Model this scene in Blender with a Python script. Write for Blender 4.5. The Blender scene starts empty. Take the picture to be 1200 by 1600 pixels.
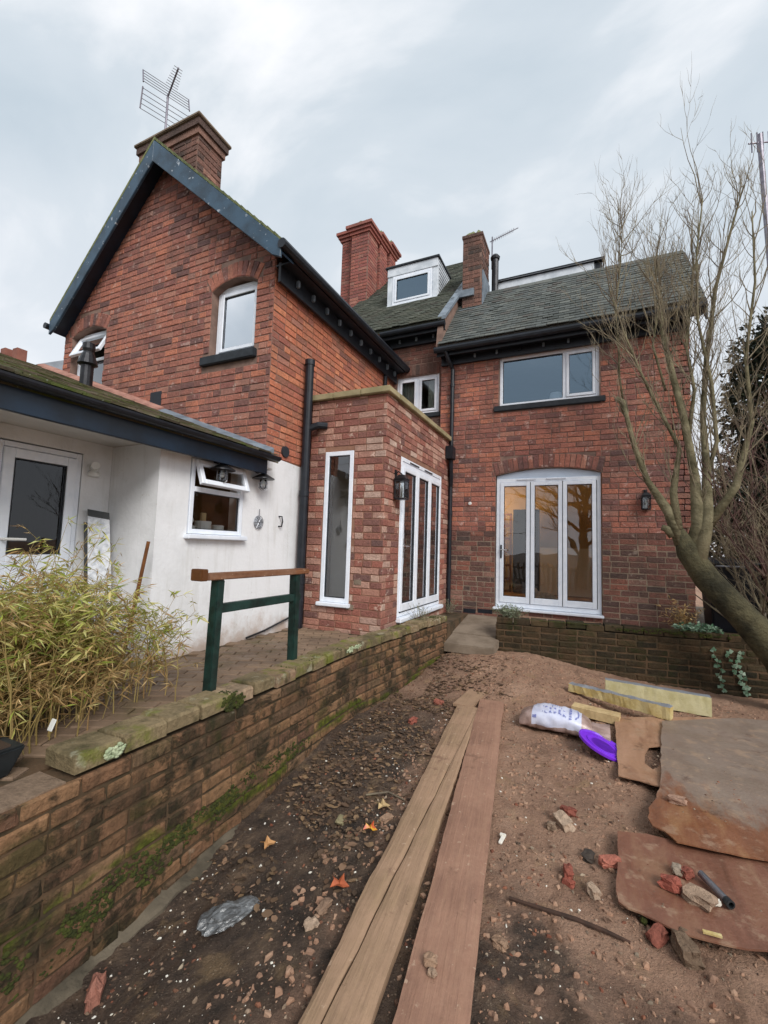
import bpy, bmesh, math, random
from mathutils import Vector, Matrix, noise as mnoise
from mathutils.geometry import tessellate_polygon
random.seed(7)
R_ = math.radians
SC = bpy.context.scene
COL = SC.collection

# ------------------------------------------------------------------ camera
# origin = the photographer's eye; X runs along the rear facade, Y into the depth, Z up
FPX, CX, CY = 685.48, 600.0, 800.0
RX = Vector((0.90629542, -0.00493222, -0.42261600))
RY = Vector((0.42145231, 0.08560750, 0.90280081))
RZ = Vector((0.03172629, -0.99631673, 0.07966438))
cam_d = bpy.data.cameras.new('camera')
cam_d.sensor_fit = 'VERTICAL'
cam_d.sensor_height = 32.0
cam_d.lens = FPX / 1600.0 * 32.0
cam_d.clip_start = 0.02
cam_d.clip_end = 2000.0
cam = bpy.data.objects.new('camera', cam_d)
COL.objects.link(cam)
cam.matrix_world = Matrix(((RX.x, -RX.y, -RX.z, 0), (RY.x, -RY.y, -RY.z, 0), (RZ.x, -RZ.y, -RZ.z, 0), (0, 0, 0, 1)))
SC.camera = cam


def ray(px, py):
    d = Vector((px - CX, py - CY, FPX))
    return Vector((RX.dot(d), RY.dot(d), RZ.dot(d)))


def onX(px, py, v):
    d = ray(px, py); return d * (v / d.x)


def onY(px, py, v):
    d = ray(px, py); return d * (v / d.y)


def onZ(px, py, v):
    d = ray(px, py); return d * (v / d.z)


def to_px(p):
    x = RX.x * p[0] + RY.x * p[1] + RZ.x * p[2]
    y = RX.y * p[0] + RY.y * p[1] + RZ.y * p[2]
    z = RX.z * p[0] + RY.z * p[1] + RZ.z * p[2]
    if z < .05:
        return None
    return (CX + FPX * x / z, CY + FPX * y / z, z)


# ------------------------------------------------------------------ sky, sun, exposure
SUN_EL, SUN_AZ = R_(38), R_(130)          # azimuth measured from +Y towards +X
sun_dir = Vector((math.sin(SUN_AZ) * math.cos(SUN_EL), math.cos(SUN_AZ) * math.cos(SUN_EL), math.sin(SUN_EL)))
sl = bpy.data.lights.new('sun', 'SUN')
sl.energy = 1.5
sl.angle = R_(28)
sl.color = (1.0, 0.965, 0.92)
so = bpy.data.objects.new('sun', sl)
COL.objects.link(so)
so.rotation_euler = (-sun_dir).to_track_quat('-Z', 'Y').to_euler()

W = bpy.data.worlds.new('World')
SC.world = W
W.use_nodes = True
wt = W.node_tree
wt.nodes.clear()


def wn(t, **k):
    n = wt.nodes.new(t)
    for a, b in k.items():
        setattr(n, a, b)
    return n


sky = wn('ShaderNodeTexSky', sky_type='NISHITA', sun_disc=False)
sky.sun_elevation = SUN_EL
sky.sun_rotation = SUN_AZ
tc = wn('ShaderNodeTexCoord')
sep = wn('ShaderNodeSeparateXYZ')
wt.links.new(tc.outputs['Generated'], sep.inputs[0])
addz = wn('ShaderNodeMath', operation='ADD'); addz.inputs[1].default_value = .55
wt.links.new(sep.outputs['Z'], addz.inputs[0])
mz = wn('ShaderNodeMath', operation='MAXIMUM'); mz.inputs[1].default_value = .12
wt.links.new(addz.outputs[0], mz.inputs[0])
dv = wn('ShaderNodeVectorMath', operation='DIVIDE')
wt.links.new(tc.outputs['Generated'], dv.inputs[0])
cmb = wn('ShaderNodeCombineXYZ')
for i in range(3):
    wt.links.new(mz.outputs[0], cmb.inputs[i])
wt.links.new(cmb.outputs[0], dv.inputs[1])
mp = wn('ShaderNodeMapping')
mp.inputs['Location'].default_value = (3.1, 1.7, 0)
mp.inputs['Rotation'].default_value = (0, 0, R_(38))
mp.inputs['Scale'].default_value = (1.0, 1.7, 1.0)
wt.links.new(dv.outputs[0], mp.inputs[0])
nz = wn('ShaderNodeTexNoise')
nz.inputs['Scale'].default_value = 1.9
nz.inputs['Detail'].default_value = 9
nz.inputs['Roughness'].default_value = .52
nz.inputs['Distortion'].default_value = .35
wt.links.new(mp.outputs[0], nz.inputs['Vector'])
rp = wn('ShaderNodeValToRGB')
rp.color_ramp.elements[0].position = .36
rp.color_ramp.elements[0].color = (.52, .60, .67, 1)
rp.color_ramp.elements[1].position = .66
rp.color_ramp.elements[1].color = (.93, .94, .965, 1)
e = rp.color_ramp.elements.new(.52)
e.color = (.62, .685, .745, 1)
wt.links.new(nz.outputs['Fac'], rp.inputs[0])
# the cloud sheet thins and whitens towards the horizon
hz = wn('ShaderNodeMapRange')
hz.inputs['From Min'].default_value = .62
hz.inputs['From Max'].default_value = .05
wt.links.new(sep.outputs['Z'], hz.inputs['Value'])
hm = wn('ShaderNodeMix', data_type='RGBA')
hm.inputs['B'].default_value = (.86, .865, .90, 1)
hf = wn('ShaderNodeMath', operation='MULTIPLY'); hf.inputs[1].default_value = .8
wt.links.new(hz.outputs[0], hf.inputs[0])
wt.links.new(hf.outputs[0], hm.inputs['Factor'])
wt.links.new(rp.outputs[0], hm.inputs['A'])
bg1 = wn('ShaderNodeBackground'); bg1.inputs['Strength'].default_value = .06
wt.links.new(sky.outputs[0], bg1.inputs['Color'])
bg2 = wn('ShaderNodeBackground'); bg2.inputs['Strength'].default_value = .66
wt.links.new(hm.outputs['Result'], bg2.inputs['Color'])
ms = wn('ShaderNodeMixShader'); ms.inputs[0].default_value = .93
wt.links.new(bg1.outputs[0], ms.inputs[1])
wt.links.new(bg2.outputs[0], ms.inputs[2])
wo = wn('ShaderNodeOutputWorld')
wt.links.new(ms.outputs[0], wo.inputs[0])

SC.view_settings.view_transform = 'Standard'
SC.view_settings.look = 'None'
SC.view_settings.exposure = 0.82
SC.view_settings.gamma = 1.0
SC.cycles.max_bounces = 8
SC.cycles.transparent_max_bounces = 16
SC.cycles.use_denoising = True


# ------------------------------------------------------------------ material helpers
def srgb(h, k=1.0, grey=0.0):
    h = h.lstrip('#')
    o = []
    for i in (0, 2, 4):
        v = int(h[i:i + 2], 16) / 255
        o.append((v / 12.92 if v <= .04045 else ((v + .055) / 1.055) ** 2.4) * k)
    lum = .3 * o[0] + .55 * o[1] + .15 * o[2]
    o = [min(1.0, q + (lum - q) * grey) for q in o]
    return (*o, 1)


class NB:
    def __init__(s, name):
        s.m = bpy.data.materials.new(name)
        s.m.use_nodes = True
        s.t = s.m.node_tree
        s.t.nodes.clear()
        s.o = s.t.nodes.new('ShaderNodeOutputMaterial')
        s.pos_ = None

    def n(s, t, **k):
        a = s.t.nodes.new(t)
        for q, v in k.items():
            setattr(a, q, v)
        return a

    def set(s, node, key, v):
        if isinstance(v, bpy.types.NodeSocket):
            s.t.links.new(v, node.inputs[key])
        else:
            node.inputs[key].default_value = v

    def pos(s):                                     # world position: stains run over many pieces
        if s.pos_ is None:
            s.pos_ = s.n('ShaderNodeNewGeometry').outputs['Position']
        return s.pos_

    def obj(s):
        return s.n('ShaderNodeTexCoord').outputs['Object']

    def rnd(s):                                     # one random number per piece, single or joined
        a = s.n('ShaderNodeObjectInfo').outputs['Random']
        b = s.n('ShaderNodeNewGeometry').outputs['Random Per Island']
        c = s.math('ADD', a, s.math('MULTIPLY', b, 7.31))
        return s.math('FRACT', c, 0)

    def map(s, vec, scale=(1, 1, 1), rot=(0, 0, 0), loc=(0, 0, 0)):
        a = s.n('ShaderNodeMapping')
        s.set(a, 'Vector', vec)
        a.inputs['Scale'].default_value = scale
        a.inputs['Rotation'].default_value = rot
        a.inputs['Location'].default_value = loc
        return a.outputs[0]

    def noise(s, scale, detail=4, rough=.55, vec=None, dist=0):
        a = s.n('ShaderNodeTexNoise')
        s.set(a, 'Vector', vec if vec is not None else s.pos())
        a.inputs['Scale'].default_value = scale
        a.inputs['Detail'].default_value = detail
        a.inputs['Roughness'].default_value = rough
        a.inputs['Distortion'].default_value = dist
        return a.outputs['Fac']

    def voro(s, scale, vec=None, feature='F1', out='Distance'):
        a = s.n('ShaderNodeTexVoronoi', feature=feature)
        s.set(a, 'Vector', vec if vec is not None else s.pos())
        a.inputs['Scale'].default_value = scale
        return a.outputs[out]

    def math(s, op, a, b=0.0, clamp=False):
        n = s.n('ShaderNodeMath', operation=op, use_clamp=clamp)
        s.set(n, 0, a); s.set(n, 1, b)
        return n.outputs[0]

    def ramp(s, f, stops, mode='LINEAR'):
        n = s.n('ShaderNodeValToRGB')
        n.color_ramp.interpolation = mode
        s.set(n, 0, f)
        el = n.color_ramp.elements
        while len(el) < len(stops):
            el.new(.5)
        for i, (p, c) in enumerate(stops):
            el[i].position = p
            el[i].color = c if not isinstance(c, (int, float)) else (c, c, c, 1)
        return n.outputs[0]

    def band(s, f, a, b):
        n = s.n('ShaderNodeMapRange', interpolation_type='SMOOTHSTEP')
        s.set(n, 'Value', f)
        n.inputs['From Min'].default_value = a
        n.inputs['From Max'].default_value = b
        return n.outputs[0]

    def mix(s, f, a, b, mode='MIX'):
        n = s.n('ShaderNodeMix', data_type='RGBA', blend_type=mode)
        s.set(n, 'Factor', f); s.set(n, 'A', a); s.set(n, 'B', b)
        return n.outputs['Result']

    def bump(s, h, dist=.004, strength=1.0):
        n = s.n('ShaderNodeBump')
        s.set(n, 'Height', h)
        n.inputs['Distance'].default_value = dist
        n.inputs['Strength'].default_value = strength
        return n.outputs[0]

    def xyz(s, v):
        n = s.n('ShaderNodeSeparateXYZ')
        s.set(n, 0, v)
        return n.outputs

    def done(s, color, rough=.8, normal=None, metal=0.0, spec=.4, **k):
        b = s.n('ShaderNodeBsdfPrincipled')
        s.set(b, 'Base Color', color)
        s.set(b, 'Roughness', rough)
        s.set(b, 'Metallic', metal)
        s.set(b, 'Specular IOR Level', spec)
        if normal is not None:
            s.set(b, 'Normal', normal)
        for q, v in k.items():
            s.set(b, q, v)
        s.t.links.new(b.outputs[0], s.o.inputs[0])
        return s.m


def plain(name, c1, c2=None, scale=6.0, rough=.6, bump=0.0, bscale=60.0, metal=0.0, spec=.4, detail=5):
    b = NB(name)
    c1 = srgb(c1) if isinstance(c1, str) else c1
    if c2 is None:
        col = c1
    else:
        c2 = srgb(c2) if isinstance(c2, str) else c2
        col = b.mix(b.band(b.noise(scale, detail, .6), .35, .68), c1, c2)
    nm = b.bump(b.noise(bscale, 5, .65), bump) if bump else None
    return b.done(col, rough, nm, metal, spec)


def brick_mat(name, cols, mossz=None, light='#b58a78', stain='#3a302c', stain_amt=.5, pale='#b9a493', pale_amt=.15, pale_lo=.62, seed=0.0, moss=None, moss_amt=0.0, gain=1.0, grey=0.0, blotch=0.0):
    b = NB(name)
    r = b.rnd()
    tone = lambda h: srgb(h, gain, grey)
    n = len(cols)
    col = b.ramp(r, [(i / max(n - 1, 1) * .98 + .01, tone(c)) for i, c in enumerate(cols)])
    v = b.map(b.pos(), loc=(seed, seed * .7, seed * 1.3))
    fine = b.noise(38, 6, .65, v)
    col = b.mix(.75, col, b.ramp(fine, [(.28, .6), (.5, 1.0), (.72, 1.35)]), 'MULTIPLY')
    lt = b.band(b.math('FRACT', b.math('MULTIPLY', r, 13.7), 0), .86, .97)
    col = b.mix(b.math('MULTIPLY', lt, .45), col, srgb(light))
    st = b.band(b.noise(1.7, 7, .62, v, .4), .46, .72)
    col = b.mix(b.math('MULTIPLY', st, stain_amt), col, tone(stain))
    st2 = b.band(b.noise(9, 5, .6, v), .56, .72)
    col = b.mix(b.math('MULTIPLY', st2, stain_amt * .55), col, tone(stain))
    sk_ = b.band(b.noise(3.2, 6, .62, b.map(v, scale=(2.4, 2.4, .22), loc=(3, 6, 1))), .54, .68)      # rain streaks
    col = b.mix(b.math('MULTIPLY', sk_, stain_amt * .6), col, tone(stain))
    pl = b.band(b.noise(7.5, 5, .66, b.map(v, loc=(9, 4, 2))), pale_lo, pale_lo + .09)
    col = b.mix(b.math('MULTIPLY', pl, pale_amt), col, tone(pale))
    if moss:
        mo = b.band(b.noise(3.1, 7, .65, b.map(v, loc=(3, 8, 5))), .5, .66)
        col = b.mix(b.math('MULTIPLY', mo, moss_amt), col, srgb(moss))
    if blotch:                                      # algae and soot crusts that eat over single bricks
        bl = b.band(b.noise(4.6, 8, .7, b.map(v, loc=(7, 3, 9)), .6), .5, .6)
        col = b.mix(b.math('MULTIPLY', bl, blotch), col, b.ramp(b.noise(30, 5, .6, v), [(.35, srgb('#1d1b14')), (.65, srgb('#3b3524'))]))
    if mossz:                                       # the band where the damp keeps moss alive
        zc, zw, amt = mossz
        zz = b.math('ABSOLUTE', b.math('SUBTRACT', b.math('ADD', b.xyz(b.pos())[2], b.math('MULTIPLY', b.math('SUBTRACT', b.noise(.9, 3, .5, v), .5), .5)), zc))
        bd_ = b.band(b.math('ADD', b.math('MULTIPLY', zz, 1 / zw), b.math('MULTIPLY', b.noise(2.6, 7, .68, b.map(v, loc=(1, 1, 6))), 2.4)), 1.62, 1.12)
        mc = b.ramp(b.noise(24, 5, .6, v), [(.3, srgb('#33380f')), (.55, srgb('#4d5518')), (.75, srgb('#6f7726'))])
        col = b.mix(b.math('MULTIPLY', bd_, amt), col, mc)
    h = b.math('ADD', b.noise(75, 5, .7, v), b.math('MULTIPLY', b.noise(22, 3, .6, v), 1.2))
    return b.done(col, .9, b.bump(h, .011), spec=.25)


M = {}
M['brick_old'] = brick_mat('brick_old', ['#6f4d47', '#855448', '#8f5a4c', '#9a604d', '#935c4e', '#a7664d', '#845249', '#5f4643'], stain='#4d3f3c', stain_amt=.6, pale='#b39a90', pale_amt=.5, pale_lo=.58, gain=1.42, grey=.1)
M['brick_side'] = brick_mat('brick_side', ['#8f5645', '#9c5d46', '#a8644a', '#ad694d', '#9c5d4a', '#875347', '#b57353', '#765046'], stain='#655044', stain_amt=.5, pale='#b89a86', pale_amt=.45, pale_lo=.61, seed=3, gain=1.42, grey=.05)
M['brick_dark'] = brick_mat('brick_dark', ['#513f3a', '#66483f', '#784c42', '#5f453e', '#6e483f', '#4b3f3b', '#835243', '#6c4b41'], stain='#463d37', stain_amt=.55, pale='#9c8b7c', pale_amt=.45, pale_lo=.6, seed=5, gain=1.3, grey=.08)
M['brick_new'] = brick_mat('brick_new', ['#805248', '#93594a', '#734f48', '#9f6553', '#ad8877', '#8d5649', '#664b47', '#9a6453', '#b39a8a', '#895245'], stain='#5c4640', stain_amt=.3, pale='#ccb4a2', pale_amt=.65, pale_lo=.6, seed=8, gain=1.3, grey=.1)
M['brick_chim'] = brick_mat('brick_chim', ['#93524a', '#a25a4d', '#9a5647', '#864f48', '#a9624f'], stain='#4d3f3a', stain_amt=.35, pale='#b09080', pale_amt=.2, seed=12, gain=1.15, grey=.18)
M['brick_sooty'] = brick_mat('brick_sooty', ['#6c5147', '#8a5a48', '#a0644c', '#7b5547', '#635048'], stain='#3f3a35', stain_amt=.6, pale='#b59a80', pale_amt=.3, seed=14, gain=.85, grey=.35)
M['brick_garden'] = brick_mat('brick_garden', ['#6a4f39', '#7d5d44', '#735540', '#866649', '#64493a', '#7a5a42', '#584636', '#8d6b4e'], mossz=(-1.60, .13, .9), light='#94775a', stain='#26241b', stain_amt=.95, pale='#a8a08a', pale_amt=.3, pale_lo=.66, seed=21, moss='#34361a', moss_amt=.75, gain=1.2, blotch=.85)
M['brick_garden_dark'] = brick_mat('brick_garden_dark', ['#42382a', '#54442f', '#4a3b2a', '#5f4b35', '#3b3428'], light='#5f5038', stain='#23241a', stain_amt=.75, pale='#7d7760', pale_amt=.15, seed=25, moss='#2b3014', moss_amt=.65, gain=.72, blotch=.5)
M['brick_cap'] = brick_mat('brick_cap', ['#7f6f55', '#8f7e60', '#75664c', '#937f64', '#a58d74'], stain='#34341f', stain_amt=.9, pale='#c0bfa6', pale_amt=.4, pale_lo=.58, seed=29, moss='#6b7420', moss_amt=.75)
M['mortar'] = plain('mortar', (.27, .175, .138, 1), (.16, .105, .085, 1), 5, .95, .004, 70)
M['mortar_side'] = plain('mortar_side', '#8a6650', '#6c5040', 5, .95, .004, 70)
M['mortar_pale'] = plain('mortar_pale', '#978674', '#7d6c5c', 6, .95, .004, 70)
M['mortar_new'] = plain('mortar_new', '#9a7460', '#83604f', 6, .95, .004, 70)
M['mortar_garden'] = plain('mortar_garden', '#5f4a36', '#3a3323', 6, .97, .006, 60)
M['upvc'] = plain('upvc', '#eef3fb', '#e3eaf4', 9, .32, spec=.5)
M['upvc_panel'] = plain('upvc_panel', '#c2cfdf', '#b9c7d8', 5, .4)
M['gasket'] = plain('gasket', '#2c3036', rough=.6)
M['black'] = plain('black_paint', '#20242c', '#171a20', 8, .42, .001, 40)
M['navy'] = plain('navy_paint', '#1b2c3e', '#131d29', 3, .35, .001, 30)
def barge_mat():
    b = NB('barge_paint')
    col = b.mix(b.band(b.noise(3.2, 6, .6), .35, .68), srgb('#3b5468'), srgb('#293a48'))
    fl = b.band(b.noise(13, 4, .62, b.map(b.pos(), loc=(1, 5, 2))), .645, .675)      # flaked paint
    col = b.mix(b.math('MULTIPLY', fl, .8), col, srgb('#b4bcc4'))
    return b.done(col, .45, b.bump(b.noise(40, 5), .002))


M['barge'] = barge_mat()
M['slate_sill'] = plain('slate_sill', '#20252a', '#2d3238', 12, .6, .002, 50)
M['metal_dark'] = plain('metal_dark', '#3a3b3e', '#2c2c2f', 10, .4, metal=.6)
M['metal_grey'] = plain('metal_grey', '#9a9ca2', '#7f8086', 14, .35, metal=.8)
M['aerial'] = plain('aerial', '#8a8790', '#6f6b76', 10, .45, metal=.5)
M['chrome'] = plain('chrome', '#d8d8d8', rough=.2, metal=1.0)
M['lead'] = plain('lead', '#7f8a94', '#646e78', 6, .5, .002, 30)
M['coping'] = plain('coping', '#a79a78', '#8c8262', 4, .9, .004, 50)
M['concrete'] = plain('concrete', '#8b7c6c', '#6f6152', 3, .95, .005, 60)
M['soffit'] = plain('soffit', '#d6d4d0', '#c9c7c3', 2.5, .7)
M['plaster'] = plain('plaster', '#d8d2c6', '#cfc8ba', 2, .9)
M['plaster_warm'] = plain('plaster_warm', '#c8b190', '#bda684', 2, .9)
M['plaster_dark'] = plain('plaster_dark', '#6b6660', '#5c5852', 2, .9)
M['floor_wood'] = plain('floor_wood', '#a5805e', '#8f6c4d', 5, .5)
M['wood_dark'] = plain('wood_dark', '#5f3a1e', '#7a4d28', 9, .45)
M['door_navy'] = plain('door_navy', '#1d2431', '#252e3e', 5, .35)
M['curtain'] = plain('curtain', '#c6c9bd', '#aeb2a6', 12, .9)
M['green_paint'] = plain('green_paint', '#1f3c36', '#14231f', 11, .5, .002, 45)
M['white_tile'] = plain('white_tile', '#d3d8de', '#bcc3ca', 9, .6, .002, 40)
M['dorm_white'] = plain('dorm_white', '#dde3ea', '#bfc7cf', 5, .5, .001, 40)
M['moss'] = plain('moss', '#474c1c', '#2b3012', 18, .98, .01, 90)
M['moss_pale'] = plain('moss_pale', '#83885f', '#5f6844', 18, .98, .01, 90)
M['lichen'] = plain('lichen', '#b9c2a0', '#97a482', 22, .95, .006, 90)
M['white_china'] = plain('white_china', '#e2e2de', rough=.3)
M['purple'] = plain('purple_plastic', '#7c34d8', '#6f2cc4', 8, .35)
M['terracotta'] = brick_mat('terracotta', ['#a14a2c', '#b8553a', '#8e4630', '#c0674a'], stain='#5a4030', stain_amt=.25, pale_amt=.2, seed=40, gain=.95, grey=.25)
M['stone'] = brick_mat('stone', ['#a98a72', '#8d725e', '#b8a08a', '#75614f', '#c2b3a0'], stain='#5c4a3c', stain_amt=.3, pale_amt=.2, seed=43)
M['insul'] = plain('insulation_foam', '#cdbb88', '#b79f62', 9, .95, .006, 70)
M['insul_pale'] = plain('insulation_pale', '#cbc29a', '#b4aa7c', 7, .95, .004, 70)
M['foil'] = plain('foil', '#b9bec6', '#9aa0a8', 10, .4, .003, 30, metal=.55)
M['pale_wood'] = plain('pale_wood', '#c9b083', '#a98f66', 8, .8)
M['bark'] = plain('bark', '#5b553d', '#2f2d1f', 4, .95, .04, 22, detail=9)
M['bark_limb'] = plain('bark_limb', '#857d62', '#55503a', 5, .95, .02, 26, detail=8)
M['twig'] = plain('twig', '#8a8068', '#685c50', 6, .9)
M['twig_red'] = plain('twig_red', '#6a4f48', '#54403c', 6, .9)
M['pot_black'] = plain('pot_black', '#1f2224', '#2c3032', 12, .5)
M['bin_black'] = plain('bin_plastic', '#14161c', '#1b1e26', 6, .4)
M['wire_amber'] = plain('copper', '#a0683c', rough=.35, metal=.8)
M['fur'] = plain('fur', '#d6cabb', '#b8a794', 20, .95, .02, 60)
M['bone_white'] = plain('bone_white', '#e6e2d8', '#d0cabb', 15, .7)


def glass_mat(name, tint, refl, gcol=(.93, .96, 1, 1)):
    b = NB(name)
    fr = b.n('ShaderNodeFresnel'); fr.inputs['IOR'].default_value = 1.52
    fac = b.math('MULTIPLY', fr.outputs[0], refl, True)
    tr = b.n('ShaderNodeBsdfTransparent'); tr.inputs[0].default_value = (*tint, 1)
    gl = b.n('ShaderNodeBsdfGlossy'); gl.inputs['Roughness'].default_value = .006
    gl.inputs['Color'].default_value = gcol
    wav = b.bump(b.noise(1.3, 2, .5), .004)
    b.set(gl, 'Normal', wav)
    mx = b.n('ShaderNodeMixShader')
    b.set(mx, 0, fac)
    b.t.links.new(tr.outputs[0], mx.inputs[1])
    b.t.links.new(gl.outputs[0], mx.inputs[2])
    b.t.links.new(mx.outputs[0], b.o.inputs[0])
    return b.m


M['glass'] = glass_mat('glass', (.86, .9, .9), 3.0)
M['glass_clear'] = glass_mat('glass_clear', (.9, .92, .92), 1.2)
M['glass_pale'] = glass_mat('glass_pale', (.8, .85, .88), 12.0, (.9, .95, 1, 1))
M['glass_coated'] = glass_mat('glass_coated', (.6, .68, .76), 5.0, (.62, .82, 1, 1))


def emit(name, col, st):
    b = NB(name)
    e_ = b.n('ShaderNodeEmission')
    e_.inputs[0].default_value = col
    e_.inputs[1].default_value = st
    b.t.links.new(e_.outputs[0], b.o.inputs[0])
    return b.m


M['lamp_warm'] = emit('lamp_warm', (1, .55, .16, 1), 9)
M['lamp_amber'] = emit('lamp_amber', (1, .42, .08, 1), 3.5)


def tile_mat(name, cols, moss, moss_amt, seed=0, gain=1.0):
    b = NB(name)
    col = b.ramp(b.rnd(), [(i / (len(cols) - 1) * .98 + .01, srgb(c, gain)) for i, c in enumerate(cols)])
    v = b.map(b.pos(), loc=(seed, seed, seed))
    col = b.mix(.8, col, b.ramp(b.noise(30, 6, .65, v), [(.25, .65), (.5, 1.0), (.78, 1.3)]), 'MULTIPLY')
    mo = b.band(b.noise(2.2, 8, .68, v), .44, .66)
    col = b.mix(b.math('MULTIPLY', mo, moss_amt), col, srgb(moss, gain))
    li = b.band(b.noise(26, 4, .6, b.map(v, loc=(5, 1, 2))), .66, .72)
    col = b.mix(b.math('MULTIPLY', li, .5), col, srgb('#9aa093'))
    return b.done(col, .92, b.bump(b.noise(60, 5, .7, v), .006), spec=.2)


M['tile_wing'] = tile_mat('tile_wing', ['#4a4d4c', '#565a58', '#424644', '#5f625e', '#4d4a47'], '#4e4f4a', .4, gain=1.4)
M['tile_mid'] = tile_mat('tile_mid', ['#43463f', '#4c4f47', '#3d403a', '#54564d', '#45423d'], '#45463a', .5, 4, gain=1.4)
M['tile_lean'] = tile_mat('tile_lean', ['#5d5347', '#6a5d4e', '#51493f', '#75685a', '#5c5a4c'], '#48561f', .85, 9)
M['tile_pink'] = plain('verge_mortar', '#b08476', '#946a5e', 6, .95, .004, 50)


def render_mat():
    b = NB('white_render')
    v = b.pos()
    col = b.mix(b.band(b.noise(2.2, 6, .6), .4, .75), srgb('#e9eaec'), srgb('#d9dadb'))
    z = b.xyz(v)[2]
    low = b.band(b.math('ADD', z, b.math('MULTIPLY', b.noise(4, 6, .68), .75)), -.42, -.74)   # peeling paint and splashed mud at the foot
    col = b.mix(b.math('MULTIPLY', low, .75), col, srgb('#a98e78'))
    sp = b.band(b.noise(14, 5, .6, b.map(v, loc=(2, 2, 2))), .66, .74)
    col = b.mix(b.math('MULTIPLY', sp, .5), col, srgb('#b7ada2'))
    ds = b.band(b.noise(3, 6, .65, b.map(v, scale=(2.5, 2.5, .3), loc=(4, 1, 2))), .5, .72)
    col = b.mix(b.math('MULTIPLY', ds, .3), col, srgb('#b3b0a6'))
    return b.done(col, .75, b.bump(b.noise(26, 5, .6), .004), spec=.3)


M['render'] = render_mat()


def wood_mat(name, c1, c2, c3, mud):
    b = NB(name)
    v = b.obj()
    g = b.noise(4, 6, .6, b.map(v, scale=(9, .5, 9)), .6)
    col = b.ramp(g, [(.28, srgb(c1)), (.5, srgb(c2)), (.74, srgb(c3))])
    md = b.band(b.noise(2.4, 8, .7, v), .34, .62)
    col = b.mix(b.math('MULTIPLY', md, .85), col, b.mix(b.noise(17, 6, .65, v), srgb(mud), b.mix(.5, srgb(mud), srgb('#c0a086'))))
    sp = b.band(b.noise(22, 5, .65, v), .62, .70)
    col = b.mix(b.math('MULTIPLY', sp, .6), col, srgb('#c4aa92'))
    ft = b.band(b.noise(6.5, 6, .62, b.map(v, loc=(8, 2, 1))), .6, .7)
    col = b.mix(b.math('MULTIPLY', ft, .6), col, srgb('#75594a'))
    dk = b.band(b.noise(19, 4, .6, b.map(v, loc=(4, 4, 4))), .68, .74)
    col = b.mix(b.math('MULTIPLY', dk, .5), col, srgb('#5b4536'))
    h = b.math('ADD', b.noise(5, 5, .6, b.map(v, scale=(14, .8, 14))), b.math('MULTIPLY', b.noise(40, 5, .6, v), .6))
    return b.done(col, .85, b.bump(h, .004), spec=.25)


M['board_a'] = wood_mat('board_grey', '#7d6652', '#947a61', '#a68a6c', '#9a7c64')
M['board_b'] = wood_mat('board_red', '#836455', '#8f6c5a', '#9c7a64', '#946c5a')
M['rail_wood'] = wood_mat('rail_wood', '#5d3c2a', '#7a4f35', '#9a6b49', '#6d4833')


def sheet_mat(name, a, b_, c_, grey, split):
    b = NB(name)
    v = b.pos()
    st = b.noise(3.5, 7, .65, b.map(v, scale=(2.4, .55, 1), rot=(0, 0, R_(-18))), .5)
    col = b.ramp(st, [(.3, srgb(a)), (.5, srgb(b_)), (.72, srgb(c_))])
    if grey:
        y = b.xyz(v)[1]
        g = b.band(b.math('ADD', y, b.math('MULTIPLY', b.noise(2.6, 8, .66, b.map(v, scale=(2.2, .7, 1), rot=(0, 0, R_(-18)))), 1.5)), split + .2, split + .55)
        col = b.mix(b.math('MULTIPLY', g, .85), col, b.mix(b.noise(6, 6, .6), srgb('#75655a'), srgb('#8f8478')))
    ms_ = b.band(b.noise(9, 7, .68, b.map(v, loc=(6, 1, 3))), .52, .66)
    col = b.mix(b.math('MULTIPLY', ms_, .5), col, srgb('#a58a72'))
    dk = b.band(b.noise(5, 6, .65, b.map(v, loc=(3, 3, 3))), .6, .72)
    col = b.mix(b.math('MULTIPLY', dk, .6), col, srgb('#4a3226'))
    return b.done(col, b.ramp(b.noise(4, 6, .6, b.map(v, loc=(2, 9, 1))), [(.35, .28), (.65, .7)]), b.bump(b.noise(35, 5, .6), .004), spec=.45)


M['sheet_a'] = sheet_mat('sheet_mud', '#8a6650', '#a17c62', '#b08a70', False, 0)
M['sheet_b'] = sheet_mat('sheet_rust', '#6b4430', '#7f5238', '#97704e', True, 3.85)
M['sheet_c'] = sheet_mat('sheet_brown', '#654434', '#7b5342', '#8c6a52', False, 0)


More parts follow.
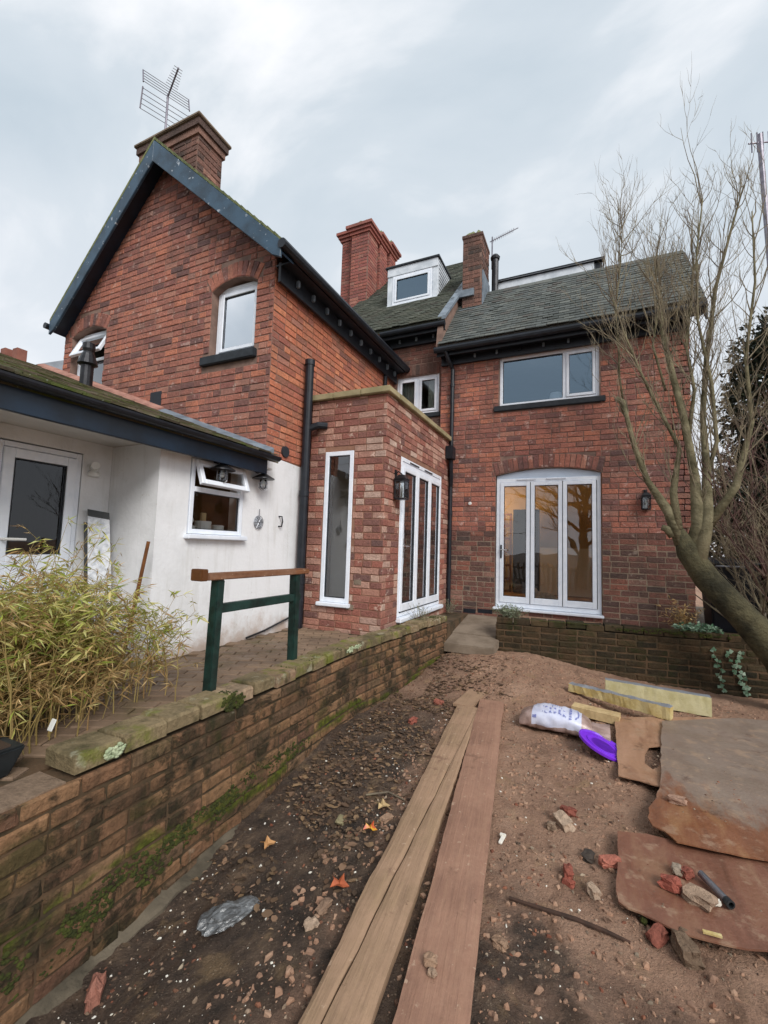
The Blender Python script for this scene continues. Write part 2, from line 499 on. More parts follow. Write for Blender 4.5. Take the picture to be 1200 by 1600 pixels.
def earth_mat():
    b = NB('earth')
    v = b.pos()
    red = b.ramp(b.noise(2.2, 8, .62), [(.3, srgb('#7d5b46', 1.45, .2)), (.5, srgb('#9a7358', 1.45, .2)), (.7, srgb('#ab8468', 1.45, .2))])
    dark = b.ramp(b.noise(6, 8, .68), [(.3, srgb('#2b2520', 1.6)), (.5, srgb('#493c33', 1.6)), (.72, srgb('#6a5848', 1.6))])
    s = b.xyz(v)
    # left of the boards lies black topsoil, also a dark patch near the camera; the rest is red clay
    f1 = b.band(b.math('ADD', b.math('ADD', s[0], b.math('MULTIPLY', s[1], .11)), b.math('MULTIPLY', b.noise(3.3, 7, .62), .6)), -.3, -.62)
    f2 = b.band(b.math('ADD', b.math('ADD', b.math('MULTIPLY', s[0], .45), s[1]), b.math('MULTIPLY', b.noise(3.1, 7, .66, b.map(v, loc=(4, 1, 0))), 1.5)), 3.0, 2.55)
    far = b.band(s[1], 3.8, 5.0)
    f1 = b.math('MULTIPLY', f1, b.math('SUBTRACT', 1, b.math('MULTIPLY', far, .75)))
    f2b = b.math('MULTIPLY', f2, b.ramp(b.noise(2.4, 6, .6, b.map(v, loc=(7, 2, 0))), [(.34, 0), (.5, 1)]))
    col = b.mix(b.math('MAXIMUM', f1, f2b), red, dark)
    rut = b.band(b.noise(3.4, 7, .64, b.map(v, scale=(1.6, .7, 1), loc=(5, 5, 0))), .55, .68)
    col = b.mix(b.math('MULTIPLY', rut, .55), col, srgb('#5f4736'))
    sand = b.band(b.noise(5, 7, .62, b.map(v, loc=(1, 6, 0))), .55, .7)
    col = b.mix(b.math('MULTIPLY', sand, .45), col, srgb('#b3946e'))
    pk = b.band(b.noise(11, 6, .6, b.map(v, loc=(2, 7, 0))), .62, .7)
    col = b.mix(b.math('MULTIPLY', pk, .6), col, srgb('#5a4232'))
    spk = b.band(b.voro(55), .22, .1)
    col = b.mix(b.math('MULTIPLY', spk, .35), col, srgb('#c9b49a'))
    h = b.math('ADD', b.noise(28, 8, .7), b.math('MULTIPLY', b.noise(90, 4, .7), .5))
    rg = b.mix(b.math('MAXIMUM', f1, f2b), (.93, .93, .93, 1), b.ramp(b.noise(9, 5, .6), [(.35, .42), (.6, .85)]))
    return b.done(col, rg, b.bump(h, .05), spec=.35)


M['earth'] = earth_mat()
M['field'] = plain('field', '#6b6a44', '#54502f', .4, .95)


def paver_mat():
    b = NB('paver')
    col = b.ramp(b.rnd(), [(0, srgb('#7d6856', .8)), (.5, srgb('#927a64', .8)), (1, srgb('#86705e', .8))])
    col = b.mix(.7, col, b.ramp(b.noise(3, 7, .65), [(.3, .6), (.5, 1.0), (.75, 1.25)]), 'MULTIPLY')
    mo = b.band(b.noise(2.4, 7, .66, b.map(b.pos(), loc=(4, 2, 0))), .52, .68)
    col = b.mix(b.math('MULTIPLY', mo, .6), col, srgb('#57502f'))
    return b.done(col, b.ramp(b.noise(4, 4), [(.35, .5), (.65, .9)]), b.bump(b.noise(60, 5), .004), spec=.35)


M['paver'] = paver_mat()


def leaf_mat(name, cols, rough=.6, trans=.25, gain=1.0):
    b = NB(name)
    col = b.ramp(b.rnd(), [(i / (len(cols) - 1) * .98 + .01, srgb(c, gain)) for i, c in enumerate(cols)])
    b.done(col, rough, spec=.3)
    p = [n for n in b.t.nodes if n.type == 'BSDF_PRINCIPLED'][0]
    if trans:
        t = b.n('ShaderNodeBsdfTranslucent')
        b.set(t, 'Color', col)
        mx = b.n('ShaderNodeMixShader')
        mx.inputs[0].default_value = trans
        b.t.links.new(p.outputs[0], mx.inputs[1])
        b.t.links.new(t.outputs[0], mx.inputs[2])
        b.t.links.new(mx.outputs[0], b.o.inputs[0])
    return b.m


M['bamboo_leaf'] = leaf_mat('bamboo_leaf', ['#7f8c38', '#98a04a', '#b4b068', '#c8bd84', '#6b7c2c', '#a89f5a', '#c9c88e', '#86963c'], trans=.4, gain=1.35)
M['bamboo_dry'] = leaf_mat('bamboo_dry', ['#a08558', '#8a6e45', '#b99c6c', '#755a38', '#c2a97c'], trans=.25, gain=1.3)
M['culm'] = leaf_mat('culm', ['#9a8450', '#7c6a3c', '#a89560', '#8a6d48'], trans=0)
M['evergreen'] = leaf_mat('evergreen', ['#20291c', '#2a3523', '#18201a', '#39402c', '#2c2a22'], trans=.1)
M['ivy'] = leaf_mat('ivy', ['#5f7f66', '#86a08a', '#456b4c', '#a3b5a0'], trans=.1)
M['herb'] = leaf_mat('herb', ['#6c7a5c', '#8a9678', '#4f5f40', '#a6ab96'], trans=.2)
M['leaf_litter'] = leaf_mat('leaf_litter', ['#5d4b3a', '#6b563f', '#2f2620', '#42352a', '#574535', '#281f19', '#6b5442', '#3a2f25', '#4d3a2c'], trans=0, gain=1.7)
M['gravel'] = leaf_mat('gravel', ['#7d6857', '#654f40', '#8f7b68', '#4a3c32', '#7a4a38', '#a2937f', '#5a4a3d', '#8a5a44'], .85, 0)


# ------------------------------------------------------------------ geometry helpers
def smooth(e0, e1, x):
    t = max(0.0, min(1.0, (x - e0) / (e1 - e0)))
    return t * t * (3 - 2 * t)


class Plane:
    """u runs along the wall, v is height, w stands out of the wall towards the viewer"""
    def __init__(s, o, u, n):
        s.o, s.u, s.n = Vector(o), Vector(u), Vector(n)

    def p(s, u, v, w=0.0):
        return s.o + s.u * u + s.n * w + Vector((0, 0, v))


def facing_camera(y):            # wall facing -Y, u = X
    return Plane((0, y, 0), (1, 0, 0), (0, -1, 0))


def facing_right(x):             # wall facing +X, u = Y
    return Plane((x, 0, 0), (0, 1, 0), (1, 0, 0))


class MB:
    def __init__(s):
        s.v, s.f, s.m, s.mats = [], [], [], []
        s.cur = 0

    def mat(s, key):
        if key not in s.mats:
            s.mats.append(key)
        s.cur = s.mats.index(key)
        return s

    def add(s, vs, fs):
        k = len(s.v)
        s.v.extend([tuple(q) for q in vs])
        for f in fs:
            s.f.append(tuple(i + k for i in f))
            s.m.append(s.cur)
        return s

    def hexa(s, c):      # 8 corners: bottom ring then top ring
        return s.add(c, [(0, 3, 2, 1), (4, 5, 6, 7), (0, 1, 5, 4), (1, 2, 6, 5), (2, 3, 7, 6), (3, 0, 4, 7)])

    def box(s, x0, x1, y0, y1, z0, z1):
        return s.hexa([(x0, y0, z0), (x1, y0, z0), (x1, y1, z0), (x0, y1, z0), (x0, y0, z1), (x1, y0, z1), (x1, y1, z1), (x0, y1, z1)])

    def pbox(s, pl, u0, u1, v0, v1, w0, w1):
        p = pl.p
        return s.hexa([p(u0, v0, w1), p(u1, v0, w1), p(u1, v0, w0), p(u0, v0, w0), p(u0, v1, w1), p(u1, v1, w1), p(u1, v1, w0), p(u0, v1, w0)])

    def mbox(s, mt, sx, sy, sz):
        c = [mt @ Vector((a * sx / 2, b * sy / 2, d * sz / 2)) for d in (-1, 1) for a, b in ((-1, -1), (1, -1), (1, 1), (-1, 1))]
        return s.hexa(c)

    def bar(s, a, b, w, h=None, up=(0, 0, 1)):
        a, b = Vector(a), Vector(b)
        h = h or w
        d = (b - a).normalized()
        up = Vector(up)
        if abs(d.dot(up)) > .98:
            up = Vector((0, 1, 0))
        sd = d.cross(up).normalized()
        u = sd.cross(d)
        c = [q + sd * (i * w / 2) + u * (j * h / 2) for q in (a, b) for i, j in ((-1, -1), (1, -1), (1, 1), (-1, 1))]
        return s.hexa(c)

    def tube(s, pts, rad, n=8, cap=True):
        pts = [Vector(p) for p in pts]
        if not isinstance(rad, (list, tuple)):
            rad = [rad] * len(pts)
        k = len(s.v)
        ref = None
        for i, p in enumerate(pts):
            d = (pts[min(i + 1, len(pts) - 1)] - pts[max(i - 1, 0)])
            d = d.normalized() if d.length > 1e-9 else Vector((0, 0, 1))
            if ref is None:
                ref = Vector((1, 0, 0)) if abs(d.x) < .8 else Vector((0, 1, 0))
            a = (ref - d * ref.dot(d)).normalized()
            ref = a
            b = d.cross(a)
            for j in range(n):
                t = 2 * math.pi * j / n
                s.v.append(tuple(p + (a * math.cos(t) + b * math.sin(t)) * rad[i]))
        for i in range(len(pts) - 1):
            for j in range(n):
                q = (j + 1) % n
                s.f.append((k + i * n + j, k + i * n + q, k + (i + 1) * n + q, k + (i + 1) * n + j)); s.m.append(s.cur)
        if cap:
            s.f.append(tuple(k + j for j in reversed(range(n)))); s.m.append(s.cur)
            e_ = k + (len(pts) - 1) * n
            s.f.append(tuple(e_ + j for j in range(n))); s.m.append(s.cur)
        return s

    def lathe(s, c, prof, n=16, axis=(0, 0, 1)):
        c = Vector(c)
        q = Vector((0, 0, 1)).rotation_difference(Vector(axis))
        k = len(s.v)
        for r, z in prof:
            for j in range(n):
                t = 2 * math.pi * j / n
                s.v.append(tuple(c + q @ Vector((r * math.cos(t), r * math.sin(t), z))))
        for i in range(len(prof) - 1):
            for j in range(n):
                w = (j + 1) % n
                s.f.append((k + i * n + j, k + i * n + w, k + (i + 1) * n + w, k + (i + 1) * n + j)); s.m.append(s.cur)
        s.f.append(tuple(k + j for j in reversed(range(n)))); s.m.append(s.cur)
        s.f.append(tuple(k + (len(prof) - 1) * n + j for j in range(n))); s.m.append(s.cur)
        return s

    def prism(s, bot, top):
        n = len(bot)
        k = len(s.v)
        s.v.extend([tuple(q) for q in bot] + [tuple(q) for q in top])
        for i in range(n):
            j = (i + 1) % n
            s.f.append((k + i, k + j, k + n + j, k + n + i)); s.m.append(s.cur)
        for t in tessellate_polygon([[Vector(q) for q in bot]]):
            s.f.append(tuple(k + i for i in t)); s.m.append(s.cur)
            s.f.append(tuple(k + n + i for i in reversed(t))); s.m.append(s.cur)
        return s

    def build(s, name, parent=None, mat=None, smooth_=False, bevel=0.0, seg=2):
        me = bpy.data.meshes.new(name)
        me.from_pydata(s.v, [], s.f)
        if s.mats:
            for q in s.mats:
                me.materials.append(M[q])
            me.polygons.foreach_set('material_index', s.m)
        elif mat:
            me.materials.append(M[mat])
        if smooth_:
            me.polygons.foreach_set('use_smooth', [True] * len(me.polygons))
        bm = bmesh.new(); bm.from_mesh(me)
        bmesh.ops.recalc_face_normals(bm, faces=bm.faces)
        if bevel:
            bmesh.ops.bevel(bm, geom=[e for e in bm.edges if len(e.link_faces) == 2 and e.calc_face_angle(0) > .6], offset=bevel, segments=seg, affect='EDGES', clamp_overlap=True)
        bm.to_mesh(me); bm.free()
        o = bpy.data.objects.new(name, me)
        COL.objects.link(o)
        if parent:
            attach(o, parent)
        return o


def root_loc(o):
    v = Vector((0, 0, 0))
    while o is not None:
        v += o.location
        o = o.parent
    return v


def attach(o, parent):
    o.parent = parent
    r = parent
    while r.parent is not None:
        r = r.parent
    # every mesh is written in place; only top-level empties are moved
    if parent is r:
        o.matrix_parent_inverse = Matrix.Translation(-r.location) if r.type == 'EMPTY' else Matrix.Identity(4)


def thing(name, label, cat, loc, group=None):
    o = bpy.data.objects.new(name, None)
    o.empty_display_size = .1
    COL.objects.link(o)
    o.location = loc
    return tag(o, label, cat, group)


def tag(o, label, cat, group=None):
    o['label'] = label
    o['category'] = cat
    if group:
        o['group'] = group
    return o


def structure(o):
    o['kind'] = 'structure'
    return o


# ---- pieces: bricks, tiles, pavers ------------------------------------------------
def piece_mesh(name, seed, chamf=(.03, .065), depth=(-1.0, 1.0), rough=.0):
    """unit block, front face at y=-0.5, chamfered edges"""
    r = random.Random(seed)
    cx, cz = chamf
    v = []
    for (x, z) in ((-.5, -.5), (.5, -.5), (.5, .5), (-.5, .5)):
        v.append((x, .5, z))
    j = lambda k: r.uniform(-k, k)
    for (x, z) in ((-.5, -.5), (.5, -.5), (.5, .5), (-.5, .5)):
        v.append((x + j(.006), -.33 + j(.05), z + j(.02)))
    for (x, z) in ((-.5 + cx, -.5 + cz), (.5 - cx, -.5 + cz), (.5 - cx, .5 - cz), (-.5 + cx, .5 - cz)):
        v.append((x + j(.012), -.5 + j(.08), z + j(.03)))
    f = [(8, 9, 10, 11)]
    for i in range(4):
        k = (i + 1) % 4
        f.append((4 + i, 4 + k, 8 + k, 8 + i))
        f.append((i, k, 4 + k, 4 + i))
    return v, f


BRICK_T = [piece_mesh('brick', 100 + i) for i in range(6)]


def worn_brick(seed):
    """eroded hand-made brick: uneven face, rounded arrises"""
    r = random.Random(seed)
    xs, zs = (-.5, -.44, -.16, .16, .44, .5), (-.5, -.36, .36, .5)
    v, f = [], []
    for j, z in enumerate(zs):
        for i, x in enumerate(xs):
            edge = i in (0, 5) or j in (0, 3)
            y = -.5 + r.uniform(-.10, .14) + (.28 + r.uniform(0, .3) if edge else 0)
            v.append((x + r.uniform(-.012, .012), y, z + r.uniform(-.06, .03 if j else .06)))
    for j in range(3):
        for i in range(5):
            a = j * 6 + i
            f.append((a, a + 1, a + 7, a + 6))
    ring = list(range(6)) + [11, 17] + list(range(23, 17, -1)) + [12, 6]
    k = len(v)
    for q in ring:
        v.append((v[q][0], .5, v[q][2]))
    n = len(ring)
    for i in range(n):
        j = (i + 1) % n
        f.append((ring[i], k + i, k + j, ring[j]))
    return v, f


WORN_T = [worn_brick(300 + i) for i in range(8)]


def tile_template(seed):
    r = random.Random(seed)
    j = lambda k: r.uniform(-k, k)
    # x width, y up the slope, z thickness; lower edge thicker so that it shows a lip
    v = [(-.485 + j(.012), -.5 + j(.03), 0), (.485 + j(.012), -.5 + j(.03), 0), (.485, .5, 0), (-.485, .5, 0),
         (-.485 + j(.012), -.5 + j(.03), 1 + j(.2)), (.485 + j(.012), -.5 + j(.03), 1 + j(.2)), (.485, .5, 1), (-.485, .5, 1)]
    f = [(4, 5, 6, 7), (0, 1, 5, 4), (1, 2, 6, 5), (3, 0, 4, 7)]
    return v, f


TILE_T = [tile_template(200 + i) for i in range(6)]


class Pieces:
    """collects many alike pieces of one thing; the ones that show largest become objects, the rest one joined part"""
    def __init__(s, templates):
        s.t = templates
        s.l = []
        s.cache = {}

    def add(s, mt, mat, size):
        s.l.append((mt, mat, size))

    def finish(s, root, name, rest_name, limit=300):
        sc = []
        for i, (mt, mat, size) in enumerate(s.l):
            c = mt.translation
            q = to_px(c)
            a = 0
            if q and -15 < q[0] < 1215 and -15 < q[1] < 1615:
                a = size / (q[2] ** 2)
            sc.append((a, i))
        sc.sort(key=lambda t: -t[0])
        own = set(i for a, i in sc[:limit] if a > 0)
        rest_v, rest_f, rest_m, mats = [], [], [], []
        for i, (mt, mat, size) in enumerate(s.l):
            k = i % len(s.t)
            v, f = s.t[k]
            if i in own:
                key = (k, mat)
                if key not in s.cache:
                    me = bpy.data.meshes.new(name)
                    me.from_pydata(v, [], f)
                    me.materials.append(M[mat])
                    s.cache[key] = me
                o = bpy.data.objects.new(name, s.cache[key])
                COL.objects.link(o)
                o.parent = root
                if root.type == 'EMPTY':
                    o.matrix_parent_inverse = Matrix.Translation(-root.location)
                o.matrix_basis = mt
            else:
                if mat not in mats:
                    mats.append(mat)
                n = len(rest_v)
                rest_v.extend([tuple(mt @ Vector(q)) for q in v])
                rest_f.extend([tuple(x + n for x in q) for q in f])
                rest_m.extend([mats.index(mat)] * len(f))
        if rest_v:
            me = bpy.data.meshes.new(rest_name)
            me.from_pydata(rest_v, [], rest_f)
            for q in mats:
                me.materials.append(M[q])
            me.polygons.foreach_set('material_index', rest_m)
            o = bpy.data.objects.new(rest_name, me)
            COL.objects.link(o)
            o['kind'] = 'stuff'
            attach(o, root)


def crossings(poly, v):
    r = []
    n = len(poly)
    for i in range(n):
        (u0, v0), (u1, v1) = poly[i], poly[(i + 1) % n]
        if (v0 <= v) != (v1 <= v):
            r.append(u0 + (u1 - u0) * (v - v0) / (v1 - v0))
    return r


def spans(polys, v):
    c = sorted(sum((crossings(p, v) for p in polys), []))
    return [(c[i], c[i + 1]) for i in range(0, len(c) - 1, 2)]


def meet(a, b):
    r = []
    for p in a:
        for q in b:
            lo, hi = max(p[0], q[0]), min(p[1], q[1])
            if hi - lo > .02:
                r.append((lo, hi))
    return r


def rect(u0, u1, v0, v1):
    return [(u0, v0), (u1, v0), (u1, v1), (u0, v1)]


def arched(u0, u1, v0, vs, rise, grow=0.0, n=10):
    """opening with a segmental head; grow widens the head by the ring of arch bricks"""
    w = u1 - u0
    r = (w * w / 4 + rise * rise) / (2 * rise)
    cu, cv = (u0 + u1) / 2, vs + rise - r
    a = math.asin(w / 2 / r)
    pts = [(u0, v0), (u1, v0)]
    rr = r + grow
    for i in range(n + 1):
        t = a - 2 * a * i / n
        pts.append((cu + rr * math.sin(t), cv + rr * math.cos(t)))
    if grow:
        pts.insert(2, (u1, vs - .001))
        pts.append((u0, vs - .001))
    return pts, (cu, cv, r, a)


def wall_slab(parent, name, pl, outer, holes, thick, mat):
    """masonry core with real openings and reveals; bricks sit proud of it"""
    polys = [outer] + holes
    flat = [q for p in polys for q in p]
    tri = tessellate_polygon([[Vector((a, b, 0)) for a, b in p] for p in polys])
    n = len(flat)
    vs = [pl.p(a, b, 0) for a, b in flat] + [pl.p(a, b, -thick) for a, b in flat]
    fs = [tuple(t) for t in tri] + [tuple(i + n for i in reversed(t)) for t in tri]
    k = 0
    for p in polys:
        for i in range(len(p)):
            j = (i + 1) % len(p)
            fs.append((k + i, k + j, n + k + j, n + k + i))
        k += len(p)
    mb = MB()
    mb.mat(mat)
    mb.add(vs, fs)
    return mb.build(name, parent)


def lay_bricks(ps, pl, outer, holes, mat, course=.085, blen=.238, proud=.007, seed=1, v_start=None, low=None, head=.28, joint=.011, vj=None):
    """mat may be a function of (u, v); low: (v, mat) changes brick below a height"""
    r = random.Random(seed)
    vmin = min(q[1] for q in outer) if v_start is None else v_start
    vmax = max(q[1] for q in outer)
    umin = min(q[0] for q in outer)
    umax = max(q[0] for q in outer)
    basis = Matrix((pl.u, -pl.n, Vector((0, 0, 1)))).transposed().to_4x4()
    i = 0
    v = vmin
    while v < vmax - .02:
        v0, v1 = v, min(v + course - joint, vmax)
        sp = meet(meet(spans([outer] + holes, v0 + .004), spans([outer] + holes, (v0 + v1) / 2)), spans([outer] + holes, v1 - .004))
        u = umin - .24 + (i % 2) * .12 + r.uniform(-.012, .012)
        while u < umax:
            L = blen if r.random() > head else .121
            a, b = u, u + L - (vj or joint)
            for (lo, hi) in sp:
                x0, x1 = max(a, lo + .003), min(b, hi - .003)
                if x1 - x0 > .03:
                    m_ = mat
                    if low and v0 < low[0] + r.uniform(-.06, .06):
                        m_ = low[1]
                    pr = proud + r.uniform(-.0025, .0035)
                    d = .03
                    c = pl.p((x0 + x1) / 2, (v0 + v1) / 2, pr - d / 2)
                    rot = Matrix.Rotation(r.uniform(-.006, .006), 4, 'Y') @ Matrix.Rotation(r.uniform(-.012, .012), 4, 'Z')
                    mt = Matrix.Translation(c) @ basis @ rot @ Matrix.Diagonal((x1 - x0, d, v1 - v0, 1))
                    ps.add(mt, m_, (x1 - x0) * (v1 - v0))
            u += L
        v += course
        i += 1


def lay_arch(ps, pl, info, mat, ring=.21, proud=.009, seed=1, w=.078):
    cu, cv, r, a = info
    rr = random.Random(seed)
    n = max(3, int(2 * a * (r + ring / 2) / w))
    basis = Matrix((pl.u, -pl.n, Vector((0, 0, 1)))).transposed().to_4x4()
    for i in range(n):
        t = -a + 2 * a * (i + .5) / n
        m = r + ring / 2
        c = pl.p(cu + m * math.sin(t), cv + m * math.cos(t), proud - .015 + rr.uniform(-.002, .003))
        mt = Matrix.Translation(c) @ basis @ Matrix.Rotation(t, 4, 'Y') @ Matrix.Diagonal((2 * a * m / n - .009, .03, ring - .01, 1))
        ps.add(mt, mat, .07 * ring)


def lay_tiles(ps, o, u, s, width, length, mat, tw=.166, gauge=.1, th=.014, seed=1, clip=None, lift=.012):
    """o: eave corner, u along the eave, s up the slope"""
    r = random.Random(seed)
    o, u, s = Vector(o), Vector(u).normalized(), Vector(s).normalized()
    n = u.cross(s)
    if n.z < 0:
        n = -n
    basis = Matrix((u, s, n)).transposed().to_4x4()
    rows = int(length / gauge)
    for i in range(rows + 1):
        y = i * gauge
        x = (-.5 if i % 2 else 0) * tw
        while x < width - .02:
            x0, x1 = max(x, 0), min(x + tw, width)
            x += tw
            if x1 - x0 < .03:
                continue
            L = gauge * 1.5
            cxu, cy = (x0 + x1) / 2, y + L / 2
            if clip and not clip(cxu, cy):
                continue
            c = o + u * cxu + s * cy + n * (lift + r.uniform(-.003, .004))
            mt = Matrix.Translation(c) @ basis @ Matrix.Rotation(-th / gauge * .75 + r.uniform(-.02, .02), 4, 'X') @ Matrix.Rotation(r.uniform(-.015, .015), 4, 'Z') @ Matrix.Diagonal((x1 - x0, L, th, 1))
            ps.add(mt, mat, tw * gauge)


# ---- windows and doors ---------------------------------------------------------------
def bars(mb, pl, u0, u1, v0, v1, fw, w0, w1, fb=None):
    fb = fb or fw
    mb.pbox(pl, u0, u0 + fw, v0, v1, w0, w1)
    mb.pbox(pl, u1 - fw, u1, v0, v1, w0, w1)
    mb.pbox(pl, u0 + fw, u1 - fw, v1 - fw, v1, w0, w1)
    mb.pbox(pl, u0 + fw, u1 - fw, v0, v0 + fb, w0, w1)


def pane(parent, pl, u0, u1, v0, v1, w, mat='glass', name='pane'):
    mb = MB().mat(mat)
    mb.add([pl.p(u0, v0, w), pl.p(u1, v0, w), pl.p(u1, v1, w), pl.p(u0, v1, w)], [(0, 1, 2, 3)])
    return mb.build(name, parent)


def window(root, pl, u0, u1, v0, v1, lights, w=-.07, fw=.05, mat='upvc', glass='glass', name='window', sash=.045, mull=.05):
    """outer frame is the part, sashes and panes are its sub-parts; lights: (u0,u1,v0,v1,sash?)"""
    mb = MB().mat(mat)
    bars(mb, pl, u0, u1, v0, v1, fw, w - .03, w + .03)
    for (a, b, c, d, s_) in lights:
        if a > u0 + fw + .01:
            mb.pbox(pl, a - mull, a, v0 + fw, v1 - fw, w - .028, w + .028)
        if d < v1 - fw - .01:
            mb.pbox(pl, a, b, d, d + mull, w - .027, w + .027)
    o = mb.build(name, root, bevel=.004, seg=1)
    for (a, b, c, d, s_) in lights:
        if s_:
            q = MB().mat(mat)
            bars(q, pl, a + .004, b - .004, c + .004, d - .004, sash, w - .015, w + .042)
            so_ = q.build('sash', o, bevel=.004, seg=1)
            g = MB().mat('gasket')
            bars(g, pl, a + sash + .002, b - sash - .002, c + sash + .002, d - sash - .002, .008, w + .02, w + .03)
            g.build('gasket', o)
            pane(o, pl, a + sash, b - sash, c + sash, d - sash, w + .014, glass)
        else:
            g = MB().mat('gasket')
            bars(g, pl, a, b, c, d, .008, w + .0, w + .012)
            g.build('gasket', o)
            pane(o, pl, a, b, c, d, w, glass)
    return o


def room(root, pl, u0, u1, v0, v1, depth, wall='plaster', floor='floor_wood', w=-.26):
    p = pl.p
    c = [p(u0, v0, w), p(u1, v0, w), p(u1, v1, w), p(u0, v1, w), p(u0, v0, w - depth), p(u1, v0, w - depth), p(u1, v1, w - depth), p(u0, v1, w - depth)]
    mb = MB().mat(wall)
    mb.add(c, [(4, 5, 6, 7), (0, 4, 7, 3), (1, 2, 6, 5), (3, 7, 6, 2)])
    mb.mat(floor)
    mb.add(c, [(0, 1, 5, 4)])
    return mb.build('room', root)

# ================================================================== THE SETTING
PATIO = -1.05


def ground_z(x, y):
    z = -1.60
    # trench along the garden wall, deeper towards the camera
    z -= smooth(-.85, -2.0, x) * (.25 * smooth(3.6, 1.3, y) + .04)
    # the soil climbs to the step between the two garden walls
    z += smooth(4.6, 6.15, y) * .20 * smooth(-2.2, -1.7, x) * smooth(.6, -.9, x)
    z += .07 * math.exp(-((x + .75) ** 2 / .25 + (y - 5.2) ** 2 / .35))      # heap of sand
    z -= smooth(5.2, 6.6, y) * .06 * smooth(.2, 1.6, x)
    if -3 < x < 3.5 and -.5 < y < 7.5:
        z += .028 * mnoise.noise((x * 1.7, y * 1.7, 3)) + .018 * mnoise.noise((x * 6, y * 6, 1)) + .016 * abs(mnoise.noise((x * 13, y * 13, 2))) + .009 * mnoise.noise((x * 30, y * 30, 5))
    return z


def axis(lo, hi, step, far_lo, far_hi):
    a = [lo + i * step for i in range(int((hi - lo) / step) + 1)]
    s, x = step, lo
    b = []
    while x > far_lo:
        s *= 1.35; x -= s; b.append(x)
    s, x = step, a[-1]
    c = []
    while x < far_hi:
        s *= 1.35; x += s; c.append(x)
    return list(reversed(b)) + a + c


gx = axis(-2.1, 2.0, .024, -300, 300)
gy = axis(.75, 6.7, .026, -300, 300)
vs = [(x, y, ground_z(x, y)) for y in gy for x in gx]
nx = len(gx)
fs = [(j * nx + i, j * nx + i + 1, (j + 1) * nx + i + 1, (j + 1) * nx + i) for j in range(len(gy) - 1) for i in range(nx - 1)]
mb = MB().mat('earth')
mb.add(vs, fs)
me = bpy.data.meshes.new('ground')
me.from_pydata(vs, [], fs)
me.materials.append(M['earth'])
me.polygons.foreach_set('use_smooth', [True] * len(fs))
ground = bpy.data.objects.new('ground', me)
COL.objects.link(ground)
structure(ground)

# raised patio behind the garden wall, paved with bricks
mb = MB().mat('mortar_garden')
mb.box(-9, -2.26, -1.5, 4.77, -1.75, PATIO - .012)
mb.box(-2.42, -1.86, 6.26, 7.49, -1.9, PATIO - .03)
patio = structure(mb.build('patio'))
ps = Pieces(BRICK_T)
rr = random.Random(4)
# running bond at a slant, clipped to what lies between the wall and the white building
for j in range(-4, 56):
    for i in range(-4, 30):
        u = i * .21 + (j % 2) * .105
        v = j * .105
        ang = R_(28)
        x = -4.3 + u * math.cos(ang) - v * math.sin(ang) + 1.2
        y = -.2 + u * math.sin(ang) + v * math.cos(ang)
        if not (-3.9 < x < -2.34 and .1 < y < 4.7):
            continue
        if x < -3.36 and y > 2.6:
            continue
        mt = Matrix.Translation((x, y, PATIO - .012 + rr.uniform(-.003, .003))) @ Matrix.Rotation(ang, 4, 'Z') @ Matrix.Rotation(R_(-90), 4, 'X') @ Matrix.Rotation(rr.uniform(-.01, .01), 4, 'X') @ Matrix.Diagonal((.202, .03, .097, 1))
        ps.add(mt, 'paver', .02)
ps.finish(patio, 'paver', 'paving', 300)

# sloping concrete path through the gap between the garden walls
mb = MB().mat('concrete')


def slab(x0, x1, y0, y1, z0, z1, t=.09):
    mb.hexa([(x0, y0, z0 - t), (x1, y0, z0 - t), (x1, y1, z1 - t), (x0, y1, z1 - t), (x0, y0, z0), (x1, y0, z0), (x1, y1, z1), (x0, y1, z1)])


slab(-1.86, -1.16, 6.08, 6.52, -1.315, -1.245, .12)
slab(-2.4, -1.0, 6.53, 7.49, -1.235, -1.085)
slab(-1.0, 3.4, 6.85, 7.49, -1.13, -1.085)
structure(mb.build('path', bevel=.01))

# ================================================================== MAIN HOUSE
FY = 7.5
F = facing_camera(FY)
F2 = facing_camera(FY + .08)
house = thing('brick_house', 'red brick rear house with grey tiled wing roof, dormer and white folding doors', 'house', (-.5, FY, -1.1))
ps = Pieces(BRICK_T)
bif = dict(u0=-1.43, u1=.185, v0=-.93, vs=1.27)
bo, binfo = arched(bif['u0'], bif['u1'], bif['v0'], bif['vs'], .105)
bx, _ = arched(bif['u0'], bif['u1'], bif['v0'], bif['vs'], .105, .225)
up = rect(-1.385, .165, 2.475, 3.335)
outerA = rect(-2.44, 1.35, -1.12, 3.66)
wall_slab(house, 'wall', F, outerA, [bo, up], .25, 'mortar')
lay_bricks(ps, F, outerA, [bx, rect(-1.4, .18, 2.37, 3.34)], 'brick_old', seed=11, low=(.28, 'brick_dark'))
lay_arch(ps, F, binfo, 'brick_old', .225, seed=2)
# pale pointing of the older courses at the foot of the wall
wall_slab(house, 'wall', facing_camera(FY - .003), rect(-2.2, 1.346, -1.118, .22), [[(bif['u0'] - .001, -.93), (bif['u1'] + .001, -.93), (bif['u1'] + .001, .2199), (bif['u0'] - .001, .2199)]], .002, 'mortar_pale')
